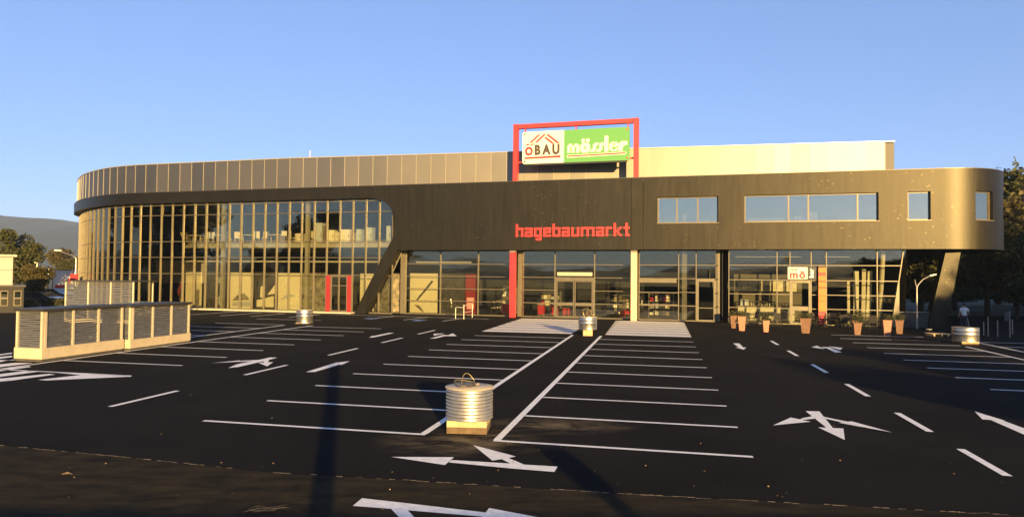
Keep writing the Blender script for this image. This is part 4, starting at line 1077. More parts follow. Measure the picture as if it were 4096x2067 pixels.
# garden furniture sets upstairs: copies of simple chair and table
fc = thing('display_chair', (0, 0, 0), 'garden chair on display upstairs', 'chair', 'chairs on display upstairs')
MB().box(-.25, .25, -.25, .25, .4, .45).build('seat', M_goods[0], fc)
MB().box(-.25, .25, .22, .26, .45, 1.05).build('backrest', M_goods[0], fc)
for sx in (-.22, .2):
    for sy in (-.22, .2): MB().box(sx, sx+.03, sy, sy+.03, 0, .4).build('leg', M_goods[0], fc)
ft = thing('display_table', (0, 0, 0), 'garden table on display upstairs', 'table', 'tables on display upstairs')
MB().box(-.7, .7, -.4, .4, .7, .75).build('table_top', M_goods[0], ft)
for sx in (-.65, .6):
    for sy in (-.36, .31): MB().box(sx, sx+.05, sy, sy+.05, 0, .7).build('leg', M_goods[0], ft)
rnd = random.Random(9)
spots = [-20.4, -23.3, -26.3, -29.2, -32.0, -34.8]
kc = 0
for i, s in enumerate(spots):
    o = ft if i == 0 else copy_tree(ft)
    o.location = TL(s, 2.6, 6.13); o.rotation_euler.z = -FA+rnd.uniform(-.2, .2)
    o['label'] = ('first', 'second', 'third', 'fourth', 'fifth', 'leftmost')[i]+' garden table upstairs, counted leftward from the cabinets'
    for d in (-1.05, 1.05):
        c_ = fc if kc == 0 else copy_tree(fc); kc += 1
        c_.location = TL(s+d, 2.5, 6.13); c_.rotation_euler.z = rnd.uniform(0, 6.28)
        c_['label'] = ('left' if d < 0 else 'right')+' chair at the '+('first', 'second', 'third', 'fourth', 'fifth', 'leftmost')[i]+' garden table upstairs'

# ground-floor shop: shelves, counters, red bins
M_shelf = mat('shelf_grey', (.20, .18, .14), .6, .3)
def shelf(t0, t1, n, h, lab, m=None):
    e = thing('store_shelf', TL((t0+t1)/2, n, .03), lab, 'shelf', 'shelves inside the store')
    for a in (t0, t1-.05): MB(TL).box(a, a+.05, n, n+.5, .04, h).build('upright', M_shelf, e)
    nl = 4
    for i in range(nl):
        z = .2+(h-.35)*i/(nl-1)
        MB(TL).box(t0+.051, t1-.051, n, n+.48, z, z+.04).build('board', M_shelf, e)
        x = t0+.1
        while x < t1-.35 and i < nl-1:
            w = rnd.uniform(.18, .4); hh = rnd.uniform(.15, .42)
            MB(TL).box(x, min(x+w, t1-.08), n+.05, n+.35, z+.042, z+.042+hh).build('carton', rnd.choice(M_goods+[M_red, M_goods[3]]), e)
            x += w+.04
shelf(-2.9, -1.0, 5.0, 2.3, 'shelf of goods left of the red column')
shelf(.9, 2.8, 5.5, 2.0, 'shelf of goods right of the red column')
shelf(6.7, 8.9, 5.0, 1.9, 'shelf of goods right of the sliding doors')
shelf(10.2, 12.2, 5.0, 2.0, 'shelf behind the large shop window')
def bin_(t, n, w, h, lab):
    e = thing('sale_bin', TL(t, n, .03), lab, 'bin', 'red sale bins inside the entrance')
    MB(TL).box(t-w/2, t+w/2, n, n+.6, .14, h).build('body', M_red, e)
    MB(TL).box(t-w/2-.02, t+w/2+.02, n-.02, n+.62, h+.001, h+.04).build('rim', M_goods[3], e)
    for a in (-w/2+.02, w/2-.08): MB(TL).box(t+a, t+a+.06, n+.1, n+.5, .035, .139).build('foot', M_shelf, e)
bin_(-1.25, 2.9, .9, .95, 'red bin just left of the red column'); bin_(1.6, 3.2, .5, .95, 'narrow red bin right of the red column'); bin_(2.75, 2.9, .6, 1.0, 'red bin left of the sliding doors'); bin_(8.3, 3.0, .35, .7, 'small red bin near the right column'); bin_(3.7, 3.3, .5, .7, 'low red bin behind the sliding doors')
# cafe counter and menu boards
M_menu = mat('menu_board', (.66, .56, .36), .8, 0, .05, 6)
ct = thing('cafe_counter', TL(18.8, 4.6, .03), 'pale café counter with bottles and glasses behind the glass', 'counter')
MB(TL).box(17.1, 21.2, 4.3, 5.0, .04, 1.08).build('front', M_goods[3], ct)
MB(TL).box(17.0, 21.3, 4.2, 5.1, 1.081, 1.14).build('worktop', M_goods[2], ct)
MB(TL).box(17.2, 21.2, 6.0, 6.3, 1.4, 1.44).build('back_shelf', M_shelf, ct)
MB(TL).box(17.3, 17.9, 4.5, 4.9, 1.141, 1.6).build('coffee_machine', M_zinc, ct)
x = 18.1
while x < 21.0:
    hgt = rnd.uniform(.15, .36); r_ = rnd.uniform(.03, .055)
    MB().lathe([(r_, 0), (r_, hgt*.6), (r_*.4, hgt*.75), (r_*.4, hgt)], TL(x, 4.6, 1.142), 10).build('bottle', rnd.choice([M_goods[0], M_goods[1], M_zinc, M_goods[2]]), ct, True)
    x += rnd.uniform(.14, .26)
for a, b in ((17.2, 17.95), (18.0, 18.7), (18.8, 19.75), (19.85, 20.6), (20.85, 21.6)):
    mbn = thing('menu_board', TL((a+b)/2, 6.3, 2.2), {17.2: 'leftmost', 18.0: 'second', 18.8: 'third, widest', 19.85: 'fourth', 20.85: 'rightmost'}[a]+' cream menu board above the café counter', 'board', 'menu boards above the café counter')
    MB(TL).box(a, b, 6.3, 6.34, 2.25, 3.05).build('sheet', M_menu, mbn)
    MB(TL).box(a-.02, b+.02, 6.29, 6.35, 3.051, 3.09).build('rail', M_shelf, mbn)
    for j in range(4): MB(TL).box(a+.08, b-.08-.15*(j % 3), 6.292, 6.296, 2.9-.14*j, 2.93-.14*j).build('text_line', M_goods[4], mbn)
wl = MB(TL).box(16.9, 22.0, 6.4, 6.5, .03, 3.6).build('cafe_back_wall', mat('cafe_wall', (.14, .115, .075), .8, 0, .15, 1), store)
# leaning boards and posts at the right end of the cafe
for i, (s, w, tl, z1) in enumerate(((24.95, .34, .06, 3.9), (25.45, .26, .12, 4.0), (25.75, .3, .2, 3.9), (24.55, .18, .02, 3.1))):
    b_ = MB().hexa([TL(s, 2.6, .03), TL(s+w, 2.6, .03), TL(s+w, 2.75, .03), TL(s, 2.75, .03), TL(s+tl, 2.8, z1), TL(s+w+tl, 2.8, z1), TL(s+w+tl, 2.95, z1), TL(s+tl, 2.95, z1)]).build('leaning_board', M_goods[(3, 0, 3, 0)[i]], None)
    tag(b_, ('broad pale board leaning inside the café right end', 'thin tan board leaning next to the broad one', 'steeply leaning pale board by the slanted glass', 'short upright tan board left of the leaning ones')[i], 'board', 'boards leaning inside the café')
for i, (t, n) in enumerate(((26.6, 2.0),)):
    MB().tube([TL(t-.1, n, .03), TL(t+.15, n, FB)], .16, 12).build('round_column', mat('column_tan', (.45, .38, .25), .7), store, True)
# ==== OUTSIDE ====
# ------------------------------------------------------------------ entrance railing
rl = thing('entrance_railing', ground(1855, 1275), 'short white tubular railing in front of the entrance glazing', 'railing')
M_rl = mat('white_tube', (.62, .56, .44), .4, .3)
pa, pb, pc = ground(1822, 1274), ground(1855, 1277), ground(1889, 1269)
def zz_(p, z): return Vector((p.x, p.y, z))
MB().tube([zz_(pa, 0), zz_(pa, .82), zz_(pa.lerp(pb, .1), .88), zz_(pb, .88)], .03, 8).build('rail', M_rl, rl, True)
for p, h in ((pb, 1.1), (pc, 1.05)): MB().tube([zz_(p, 0), zz_(p, h)], .03, 8).build('post', M_rl, rl, True)
for z in (.5, 1.04): MB().tube([zz_(pb, z), zz_(pc, z)], .022, 8).build('rail', M_rl, rl, True)
# plank stack in front of the left glazing
ps = ground(560, 1262)
pk = thing('plank_stack', ps, 'stack of pale planks in front of the left glazing', 'planks')
for i in range(6):
    MB().box(ps.x-.75+.04*(i % 2), ps.x+.75-.05*(i % 3), ps.y-.4, ps.y+.4, .08+.17*i, .22+.17*i).build('plank', M_goods[0 if i % 2 else 4], pk)
for dx in (-.5, .5): MB().box(ps.x+dx-.05, ps.x+dx+.05, ps.y-.42, ps.y+.42, 0, .079).build('bearer', M_goods[2], pk)

# ------------------------------------------------------------------ street lamps
M_pole = mat('galvanised_pole', (.30, .29, .26), .4, .8)
lp = ground(3668, 1313)
sl_ = thing('street_lamp', lp, 'low street lamp with a curved arm under the right end of the building', 'street lamp')
top = at_depth(3668, 1150, lp.y).z
MB().tube([lp, lp+Vector((0, 0, top*.45)), lp+Vector((0, 0, top))], [.075, .06, .045], 10).build('pole', M_pole, sl_, True)
tipp = at_depth(3722, 1102, lp.y)
MB().tube([lp+Vector((0, 0, top-.02)), lp+Vector((.12, 0, top+.22)), lp+Vector((.42, 0, top+.55)), lp.lerp(tipp, 1)*.0+Vector((tipp.x, lp.y, tipp.z))], [.045, .04, .035, .03], 8).build('arm', M_pole, sl_, True)
MB().tube([lp+Vector((0, 0, top-.02)), Vector((at_depth(3659, 1118, lp.y).x, lp.y, at_depth(3659, 1118, lp.y).z))], [.04, .025], 8).build('stub_arm', M_pole, sl_, True)
MB().hexa([Vector((tipp.x+a, lp.y+b, tipp.z+c_+(a*.22))) for c_ in (-.03, .05) for a, b in ((-.08, -.08), (.36, -.06), (.36, .06), (-.08, .08))]).build('lamp_head', M_lamp, sl_)
YL = 75.0
hd = at_depth(233, 1003, YL); el = at_depth(290, 1022, YL)
l2 = thing('street_lamp', Vector((el.x+.4, YL, 0)), 'tall street lamp whose arm reaches out past the left end of the building', 'street lamp')
MB().tube([Vector((el.x+.4, YL, 0)), Vector((el.x+.4, YL, el.z-.3)), Vector((el.x, YL, el.z)), hd], [.1, .07, .05, .04], 8).build('pole', M_pole, l2, True)
MB().box(hd.x-.35, hd.x+.35, YL-.12, YL+.12, hd.z-.02, hd.z+.12).build('lamp_head', M_lamp, l2)

# ------------------------------------------------------------------ person by the right-hand tub
def person():
    P0 = ground(3857, 1319); Y = P0.y
    r = thing('person', P0, 'person in a white t-shirt and dark trousers walking away behind the right-hand tub', 'person')
    H = 1.72
    def skin_obj(name, verts, edges, radii, m, sub=2, rootv=0):
        me = bpy.data.meshes.new(name); me.from_pydata(verts, edges, []); me.update()
        o = bpy.data.objects.new(name, me); col.objects.link(o)
        md = o.modifiers.new('skin', 'SKIN'); md.use_smooth_shade = True
        sv = me.skin_vertices[0].data
        for i, rd in enumerate(radii): sv[i].radius = rd if isinstance(rd, tuple) else (rd, rd)
        sv[rootv].use_root = True
        sb = o.modifiers.new('sub', 'SUBSURF'); sb.levels = sub; sb.render_levels = sub
        dg = bpy.context.evaluated_depsgraph_get(); dg.update()
        m2 = bpy.data.meshes.new_from_object(o.evaluated_get(dg))
        bpy.data.objects.remove(o); bpy.data.meshes.remove(me)
        m2.materials.clear(); m2.materials.append(m)
        for p in m2.polygons: p.use_smooth = True
        o2 = bpy.data.objects.new(name, m2); col.objects.link(o2); o2.parent = r; ROOT[o2] = P0
        return o2
    M_sk = mat('skin', (.42, .24, .15), .55, 0, .08, 8); M_ts = mat('white_cotton', (.72, .70, .66), .85, 0, .06, 5, .4, 14); M_tr = mat('dark_denim', (.035, .035, .045), .9, 0, .3, 12); M_hr = mat('dark_hair', (.03, .022, .016), .7, 0, .3, 30); M_sh = mat('pale_shoe', (.30, .24, .18), .7)
    # whole body (skin): pelvis root, spine, neck, head, arms with hands, legs with feet; walking away (+Y)
    V = [(0, 0, .93), (0, .01, 1.12), (0, .0, 1.32), (0, -.01, 1.44), (0, .0, 1.52), (0, .02, 1.60), (0, .025, 1.69),
         (-.18, 0, 1.40), (-.27, -.03, 1.16), (-.31, .05, .94), (-.32, .07, .86),
         (.18, 0, 1.40), (.27, -.07, 1.18), (.24, .05, 1.01), (.23, .08, .94),
         (-.09, 0, .88), (-.11, .10, .50), (-.11, .02, .10), (-.12, .14, .035),
         (.09, 0, .88), (.10, .0, .49), (.10, -.20, .13), (.11, -.10, .04)]
    E_ = [(0, 1), (1, 2), (2, 3), (3, 4), (4, 5), (5, 6), (3, 7), (7, 8), (8, 9), (9, 10), (3, 11), (11, 12), (12, 13), (13, 14), (0, 15), (15, 16), (16, 17), (17, 18), (0, 19), (19, 20), (20, 21), (21, 22)]
    R_ = [(.15, .105), (.135, .095), (.155, .105), (.08, .075), (.052, .055), (.078, .09), (.06, .075), .058, .044, .032, .026, .058, .044, .032, .026, .088, .062, .04, .036, .088, .062, .04, .036]
    skin_obj('body', V, E_, R_, M_sk)
    # five fingers per hand
    for hx, hy, hz, sg in ((-.32, .07, .86, -1), (.23, .08, .94, 1)):
        fv = []; fe = []; fr = []
        mbh = MB()
        for i in range(4):
            bx = P0+Vector((hx+(-.024+.016*i)*.5, hy+(-.024+.016*i), hz-.02))
            ln = (.06, .07, .068, .055)[i]
            mbh.tube([bx, bx+Vector((0, .005, -ln*.5)), bx+Vector((-.012*sg, .012, -ln))], [.009, .0085, .006], 6)
        mbh.tube([P0+Vector((hx, hy+.03, hz+.01)), P0+Vector((hx-.012*sg, hy+.055, hz-.02)), P0+Vector((hx-.015*sg, hy+.06, hz-.045))], [.010, .009, .007], 6)
        mbh.build('fingers', M_sk, r, True)['kind'] = 'stuff'
    # shirt: torso with short sleeves, a little larger than the body
    V = [(0, 0, .90), (0, .01, 1.12), (0, 0, 1.32), (0, -.008, 1.43), (-.19, 0, 1.395), (-.255, -.02, 1.22), (.19, 0, 1.395), (.255, -.05, 1.23)]
    skin_obj('t_shirt', V, [(0, 1), (1, 2), (2, 3), (3, 4), (4, 5), (3, 6), (6, 7)], [(.185, .14), (.165, .125), (.18, .13), (.095, .085), .082, .075, .082, .075], M_ts)
    V = [(0, 0, .95), (-.09, 0, .87), (-.11, .10, .50), (-.11, .03, .14), (.09, 0, .87), (.10, 0, .49), (.10, -.185, .18)]
    skin_obj('trousers', V, [(0, 1), (1, 2), (2, 3), (0, 4), (4, 5), (5, 6)], [(.165, .125), .105, .082, .066, .105, .082, .066], M_tr)
    # hair cap, ears
    hb = P0+Vector((0, .012, 1.655))
    mb = MB()
    for k in range(8):
        pass
    MB().lathe([(.001, .098), (.05, .088), (.078, .06), (.088, .02), (.086, -.03), (.07, -.07), (.03, -.085)], hb, 18).build('hair', M_hr, r, True)
    for sx in (-1, 1): MB().lathe([(.004, -.03), (.016, -.01), (.018, .015), (.006, .03)], P0+Vector((sx*.088, .03, 1.625)), 8).build('ear', M_sk, r, True)
    mb = MB(); f0 = P0+Vector((0, .115, 1.61)); mb.tube([f0+Vector((0, -.01, .03)), f0+Vector((0, .015, -.005)), f0+Vector((0, -.005, -.018))], [.008, .014, .008], 6); mb.build('nose', M_sk, r, True)
    for sx in (-1, 1):
        MB().lathe([(.001, -.009), (.009, 0), (.001, .009)], P0+Vector((sx*.033, .098, 1.635)), 8).build('eye', M_hr, r)
    MB().tube([P0+Vector((-.025, .10, 1.565)), P0+Vector((0, .108, 1.562)), P0+Vector((.025, .10, 1.565))], .006, 6).build('mouth', mat('lips', (.35, .14, .11), .5), r)
    for sx, y, z in ((-.12, .10, 0), (.11, -.13, .02)):
        b_ = P0+Vector((sx, y, z))
        MB().hexa([b_+Vector(p) for p in ((-.045, -.14, 0), (.045, -.14, 0), (.05, .13, 0), (-.05, .13, 0), (-.035, -.12, .085), (.035, -.12, .085), (.035, .08, .06), (-.035, .08, .06))]).build('shoe', M_sh, r)
    return r, P0
pers, PP = person()
br = thing('broom', PP+Vector((.30, -.25, 0)), 'thin pole broom held beside the walking person', 'broom')
MB().tube([PP+Vector((.23, .08, .96)), PP+Vector((.16, -.3, .10))], .014, 6).build('handle', M_goods[3], br)
MB().hexa([PP+Vector((.16+a, -.3+b, z)) for z, k in ((.0, 1), (.11, .7)) for a, b in ((-.2*k, -.04), (.2*k, -.04), (.2*k, .04), (-.2*k, .04))]).build('brush', M_goods[2], br)

# ------------------------------------------------------------------ small things at the right
pg = ground(3766, 1345)
pl = thing('pallet', pg, 'small wooden pallet lying left of the right-hand tub', 'pallet')
M_wood = mat('raw_wood', (.50, .36, .18), .8, 0, .2, 9, .3, 40)
for i in range(5): MB().box(pg.x-.55, pg.x+.55, pg.y+.16*i, pg.y+.16*i+.12, .13, .155).build('plank', M_wood, pl)
for dx in (-.45, 0, .37): MB().box(pg.x+dx, pg.x+dx+.09, pg.y, pg.y+.76, 0, .129).build('block', M_wood, pl)
bg_ = ground(3737, 1340)
bk = thing('paint_bucket', bg_+Vector((0, .5, 0)), 'small dark bucket with a pale lid behind the pallet', 'bucket')
MB().lathe([(.13, 0), (.16, .3)], bg_+Vector((0, .5, 0)), 16).build('body', MATS['dark_metal'], bk, True)
MB().lathe([(.17, .301), (.17, .33), (.01, .335)], bg_+Vector((0, .5, 0)), 16).build('lid', M_lamp, bk, True)
sg = ground(4040, 1347)
sp = thing('direction_sign', sg, 'low post sign with several dark slats at the far right', 'sign')
MB().tube([sg, sg+Vector((0, 0, 1.5))], .035, 8).build('post', M_pole, sp, True)
for i in range(5):
    MB().box(sg.x-.34, sg.x+.02, sg.y-.05, sg.y-.03, .95+.105*i, 1.03+.105*i).build('slat', mat('sign_slat', (.10, .11, .12), .4, .3), sp)
for i, (px, py, h) in enumerate(((3935, 1340, .75), (3953, 1345, 1.1), (3991, 1346, .9), (4050, 1336, .85))):
    b0 = ground(px, py)
    b_ = thing('bollard', b0, ('thin bollard right behind the right-hand tub', 'tallest thin bollard right of the tub', 'thin bollard between the tub and the post sign', 'thin bollard right of the post sign')[i], 'bollard', 'thin bollards at the right')
    MB().tube([b0, b0+Vector((0, 0, h))], .03, 8).build('pole', M_pole, b_, True)
    MB().lathe([(.035, h-.001), (.035, h+.03), (.01, h+.05)], b0, 8).build('cap', M_pole, b_)
# low garden wall and railing beyond the cafe
w0, w1 = at_depth(3600, 1318, 46.5), at_depth(3728, 1318, 46.5)
gw = thing('low_wall', Vector(((w0.x+w1.x)/2, 46.5, 0)), 'low dark wall with a rail between café and slanted leg', 'wall')
MB().box(w0.x, w1.x, 46.5, 46.75, 0, 1.02).build('wall', mat('dark_render', (.06, .055, .045), .9, 0, .2, 2), gw)
MB().box(w0.x-.05, w1.x+.05, 46.46, 46.79, 1.021, 1.07).build('coping', M_pole, gw)

# ------------------------------------------------------------------ fallen leaves and litter on the asphalt
rnd = random.Random(77)
mb = MB()
for i in range(70):
    px = rnd.uniform(-100, 4200); py = rnd.uniform(1560, 2160) if rnd.random() < .7 else rnd.uniform(1840, 2120)
    p = ground(px, py); s = rnd.uniform(.006, .02); a = rnd.uniform(0, 6.28)
    d = Vector((cos(a), sin(a), 0)); n = Vector((-sin(a), cos(a), 0))
    mb.pts([p+d*s+Vector((0, 0, .012)), p+n*s*.6+Vector((0, 0, .02+s*.5)), p-d*s+Vector((0, 0, .012)), p-n*s*.6+Vector((0, 0, .011))], [(0, 1, 2, 3)])
stuff(mb.build('leaf_litter', mat('dry_leaf', (.18, .12, .055), .9, 0, .5, 5)), 'tiny dry leaves and grit scattered on the near asphalt', 'leaf litter')
lf = ground(268, 1898)
o = MB().pts([lf+Vector((-.09, 0, .01)), lf+Vector((-.03, .05, .035)), lf+Vector((.04, .04, .02)), lf+Vector((.10, 0, .012)), lf+Vector((.03, -.04, .03)), lf+Vector((-.04, -.035, .018)), lf+Vector((0, 0, .012))], [(0, 1, 6), (1, 2, 6), (2, 3, 6), (3, 4, 6), (4, 5, 6), (5, 0, 6)]).build('dry_leaf', MATS['dry_leaf'])
tag(o, 'single curled brown leaf on the worn asphalt at lower left', 'leaf')
tf = ground(1035, 2045); rnd = random.Random(4)
mb = MB()
for i in range(26):
    a = rnd.uniform(-.25, .9); b0 = tf+Vector((rnd.uniform(-.22, .22), rnd.uniform(-.06, .10), .008)); L = rnd.uniform(.10, .28)
    e = b0+Vector((cos(a)*L, sin(a)*L*.6, .012+rnd.uniform(0, .03))); m_ = (b0+e)/2+Vector((0, 0, .02))
    w = Vector((0, .005, 0))
    mb.pts([b0-w, m_-w, e, m_+w, b0+w], [(0, 1, 2, 3, 4)])
tag(mb.build('dry_grass_tuft', mat('straw', (.30, .21, .09), .85, 0, .4, 20)), 'flattened tuft of dry grass at the lower edge', 'grass tuft')

# ------------------------------------------------------------------ trees
def tree_mesh(name, h, cr, ch0, nleaf, lsize, m, seed, loc, label, group=None, clumps=16, conifer=False, dens=1.0):
    rnd = random.Random(seed); loc = Vector(loc)
    t = thing(name, loc, label, 'tree', group)
    tr = MB()
    pts = [loc+Vector((rnd.uniform(-.02, .02)*h*i*.4, rnd.uniform(-.02, .02)*h*i*.4, h*.85*i/5)) for i in range(6)]
    tr.tube(pts, [h*.022*(1-.14*i) for i in range(6)], 8)
    cents = []
    if conifer:
        for i in range(14):
            z = ch0+(h-ch0)*i/14; w = cr*(1-i/14.5)
            for k in range(3): 
                a = rnd.uniform(0, 6.28); cents.append((loc+Vector((cos(a)*w*.4, sin(a)*w*.4, z)), (w*.75, w*.75, (h-ch0)/14*.9)))
    else:
        for i in range(clumps):
            a = rnd.uniform(0, 6.28); zz = rnd.random(); rad = cr*math.sqrt(rnd.random())*(.95-.55*abs(zz-.42))
            c_ = Vector((cos(a)*rad, sin(a)*rad, ch0+(h-ch0)*(.08+.84*zz)))
            s = cr*rnd.uniform(.30, .50)
            cents.append((loc+c_, (s, s*rnd.uniform(.85, 1.1), s*rnd.uniform(.65, .9))))
            mid = pts[3].lerp(loc+c_, .5)+Vector((0, 0, -h*.02))
            tr.tube([pts[2+i % 3], mid, loc+c_], [h*.008, h*.005, h*.002], 5)
    tr.build('trunk', M_trunk, t, True)
    mb = MB(); leaf_cloud(mb, cents, nleaf, lsize, rnd)
    # leaf quads: skip the normal recalculation
    me = bpy.data.meshes.new('crown'); me.from_pydata([tuple(v-loc) for v in mb.v], [], mb.f); me.materials.append(m)
    o = bpy.data.objects.new('crown', me); col.objects.link(o); o.parent = t; ROOT[o] = loc; o['kind'] = 'stuff'
    return t
protoA = tree_mesh('broadleaf_tree', 14, 5.0, 2.6, 9000, .30, M_leaf, 1, (52.0, 66, 0), 'big dark broadleaf tree at the right edge behind the slanted leg', 'trees at the right', 26)
protoB = tree_mesh('broadleaf_tree', 12, 4.6, 2.0, 8000, .28, M_leaf2, 2, (44.5, 63, 0), 'olive broadleaf tree seen just right of the building end', 'trees at the right', 24)
protoC = tree_mesh('conifer_tree', 17, 3.0, 1.5, 6500, .22, M_conifer, 3, (63.0, 84, 0), 'tall conifer on the slope at the right edge', 'trees at the right', conifer=True)
def put(proto, loc, sc, rot, label, group='trees at the right', nm=None):
    o = copy_tree(proto); o.location = loc; o.scale = (sc, sc, sc*random.uniform(.92, 1.08)); o.rotation_euler.z = rot; o['label'] = label; o['group'] = group
    return o
put(protoA, (36.5, 60, 0), .72, 1.2, 'dark tree behind the slanted leg, under the overhang')
put(protoB, (33.5, 64, 0), .75, 2.2, 'dark tree behind the curved street lamp')
put(protoA, (48.0, 73, 0), 1.1, 3.2, 'tall tree behind the olive one at the building end')
put(protoB, (57.5, 74, 0), 1.25, 4.1, 'tall olive tree cut by the right edge of the picture')
put(protoC, (56.5, 86, 0), 1.05, 1.0, 'conifer rising above the broadleaf trees at the right')
put(protoC, (60.0, 78, 0), .95, 2.0, 'conifer standing in front of the slope at the right')
put(protoC, (66.5, 92, 0), 1.2, .4, 'tallest conifer on the slope at the right edge')
put(protoA, (63.0, 70, 0), 1.0, 5.0, 'broadleaf tree beyond the post sign')
put(protoB, (40.0, 66, 0), .9, 5.5, 'olive tree between the leg and the walking person')
put(protoA, (43.5, 58, 0), .55, .3, 'small dense tree right behind the walking person')
put(protoB, (50.5, 57, 0), .5, 1.9, 'low bushy tree behind the post sign')
put(protoB, (46.0, 54.5, 0), .38, 3.1, 'lowest bush behind the bollards')
# left background trees
put(protoA, at_depth(75, 1180, 78)*Vector((1, 1, 0)) if False else Vector((at_depth(75, 1180, 78).x, 78, 0)), .53, 1.1, 'dark tree behind the white kiosk at the left', 'trees at the left')
put(protoB, Vector((at_depth(140, 1180, 70).x, 70, 0)), .36, 2.6, 'lower olive tree right of the white kiosk', 'trees at the left')
put(protoB, Vector((at_depth(8, 1180, 90).x, 90, 0)), .5, .6, 'tree top at the very left edge', 'trees at the left')
put(protoA, Vector((at_depth(278, 1180, 110).x, 110, 0)), .42, 4.0, 'small tree beside the left end of the building', 'trees at the left')
put(protoB, Vector((at_depth(235, 1180, 140).x, 140, 0)), .72, 3.3, 'pale distant tree behind the red poster trailer', 'trees at the left')
# trees out of the picture that shade the right-hand lot and show in the glass
def shade(proto, x, y, sc, rot, szz=1):
    o = put(proto, (x, y, 0), sc, rot, 'tree outside the picture on the camera side of the lot', 'trees behind the camera')
    o.scale = (sc, sc, sc*szz); return o
for i, (x, y, sc) in enumerate(((23.5, -16, .50), (28.0, -18, .54), (33.0, -16, .56), (38.5, -18, .62), (44.5, -17, .98), (51, -18, 1.02), (57, -20, 1.3), (66, -22, 1.6), (76, -22, 1.7), (87, -24, 1.8), (98, -20, 1.8), (62, -2, 1.2), (72, 4, 1.3), (82, 12, 1.4), (25.5, -20, .52), (30.5, -21, .56), (36, -20, .58), (41, -22, .66), (47.5, -22, 1.0), (20.8, -9, .38), (22, -15.5, .5), (24.5, -9, .38), (28.5, -9.5, .40), (33, -9, .42), (38, -9.5, .44), (43, -9, .46))):
    shade(protoA if i % 2 else protoB, x, y, sc, i*1.3, 1.05)
for i, (x, y, sc) in enumerate(((-70, 12, 1.0), (-77, 4, 1.15), (-84, -2, .95), (-62, 20, .62), (-96, 2, .8), (-92, 22, 1.5), (-100, 38, 1.6), (-98, 54, 1.5), (-110, 70, 1.6), (-88, 36, 1.1))):
    shade(protoA if i % 2 else protoB, x, y, sc, i*1.7)
# clipped hedge behind the camera: shades the nearest strip of asphalt
rnd = random.Random(31)
for i in range(9):
    cx = -17+i*4.4
    mb = MB(); leaf_cloud(mb, [((cx+rnd.uniform(-1.6, 1.6), -2.6+rnd.uniform(-.2, .2), rnd.uniform(.35, 1.45)), (.9, .5, .5)) for _ in range(9)], 1700, .07, rnd)
    hg = thing('hedge', (cx, -2.6, 0), 'clipped hedge section outside the picture, behind the camera', 'hedge', 'hedge behind the camera')
    mb.build('leaves', M_shrub, hg)['kind'] = 'stuff'
    MB().box(cx-2.19, cx+2.19, -2.85, -2.35, 0, 1.86).build('shade_core', M_trunk, hg)  # solid core added inside the hedge so its shade falls dense

# unseen pylon and post, added behind the camera to cast shadows on the lot
ip = thing('shadow_pylon', (.62, -3.6, 0), 'tall narrow pylon outside the picture, added behind the camera for its shadow', 'pylon')
MB().box(.47, .77, -3.72, -3.48, .12, 4.35).build('panel', M_cap, ip); MB().box(.36, .88, -3.78, -3.42, 0, .119).build('foot', M_concrete, ip); MB().box(.38, .86, -3.74, -3.46, 4.351, 4.42).build('cap', M_cap, ip)
mp_ = thing('shadow_post', (4.9, -3.6, 0), 'short post with a flat head outside the picture, added behind the camera for its shadow', 'post')
MB().box(4.78, 5.02, -3.66, -3.54, .0, 2.2).build('post', M_cap, mp_); MB().box(4.65, 5.15, -3.68, -3.52, 2.201, 2.62).build('plate', M_cap, mp_)
# ------------------------------------------------------------------ left background
M_kw = mat('white_render', (.30, .28, .24), .8, 0, .08, 1)
KC = at_depth(93, 1255, 54.0)
def KL(a_, b_, z_): return Vector((KC.x+a_*.80-b_*.60, 54.0+a_*.60+b_*.80, z_))     # kiosk frame: a along the front (negative = left), b behind
ki = thing('kiosk_building', KL(-4, 3, 0), 'flat white block over a dark ground floor with windows at the left edge', 'building')
MB(KL).box(-9, 0, 0, 5, 0, 2.05).build('lower_wall', mat('shade_dark_wall', (.022, .019, .015), .85, 0, .2, 1), ki)  # wall colour darkened to stand in for shade on the ground floor
MB(KL).box(-9.1, .12, -.15, 5.1, 2.051, 2.2).build('cornice', M_cap, ki)
MB(KL).box(-9, -.75, .5, 4.8, 2.2, 4.45).build('upper_wall', M_kw, ki)
MB(KL).box(-9.1, -.5, .25, 5.0, 4.451, 4.62).build('roof', mat('kiosk_roof', (.30, .27, .21), .6), ki)
MB(KL).box(-9, -.74, .49, .499, 3.38, 3.41).build('panel_joint', M_cap, ki)
for a_ in (-4.4, -3.4, -2.4, -1.5, -.65):
    w_ = MB(KL).box(a_, a_+.5, -.05, -.003, .55, 1.75).build('window', M_frame, ki)
    MB(KL).box(a_+.05, a_+.45, -.062, -.051, .6, 1.12).build('pane', GLASS_UP, w_); MB(KL).box(a_+.05, a_+.45, -.062, -.051, 1.2, 1.7).build('pane', GLASS_UP, w_)
# thin lamp masts along the road
for i, (px, Ym, h_) in enumerate(((146, 72, 4.2), (192, 82, 3.9))):
    X_ = at_depth(px, 1150, Ym).x
    t_ = thing('light_mast', Vector((X_, Ym, 0)), ('thin mast in front of the olive tree at the left', 'thin mast left of the poster trailer')[i], 'mast', 'thin masts by the road')
    MB().tube([Vector((X_, Ym, 0)), Vector((X_, Ym, h_))], [.06, .04], 8).build('pole', M_pole, t_, True)
    MB().box(X_-.08, X_+.08, Ym-.3, Ym+.1, h_, h_+.08).build('lamp_head', M_lamp, t_)
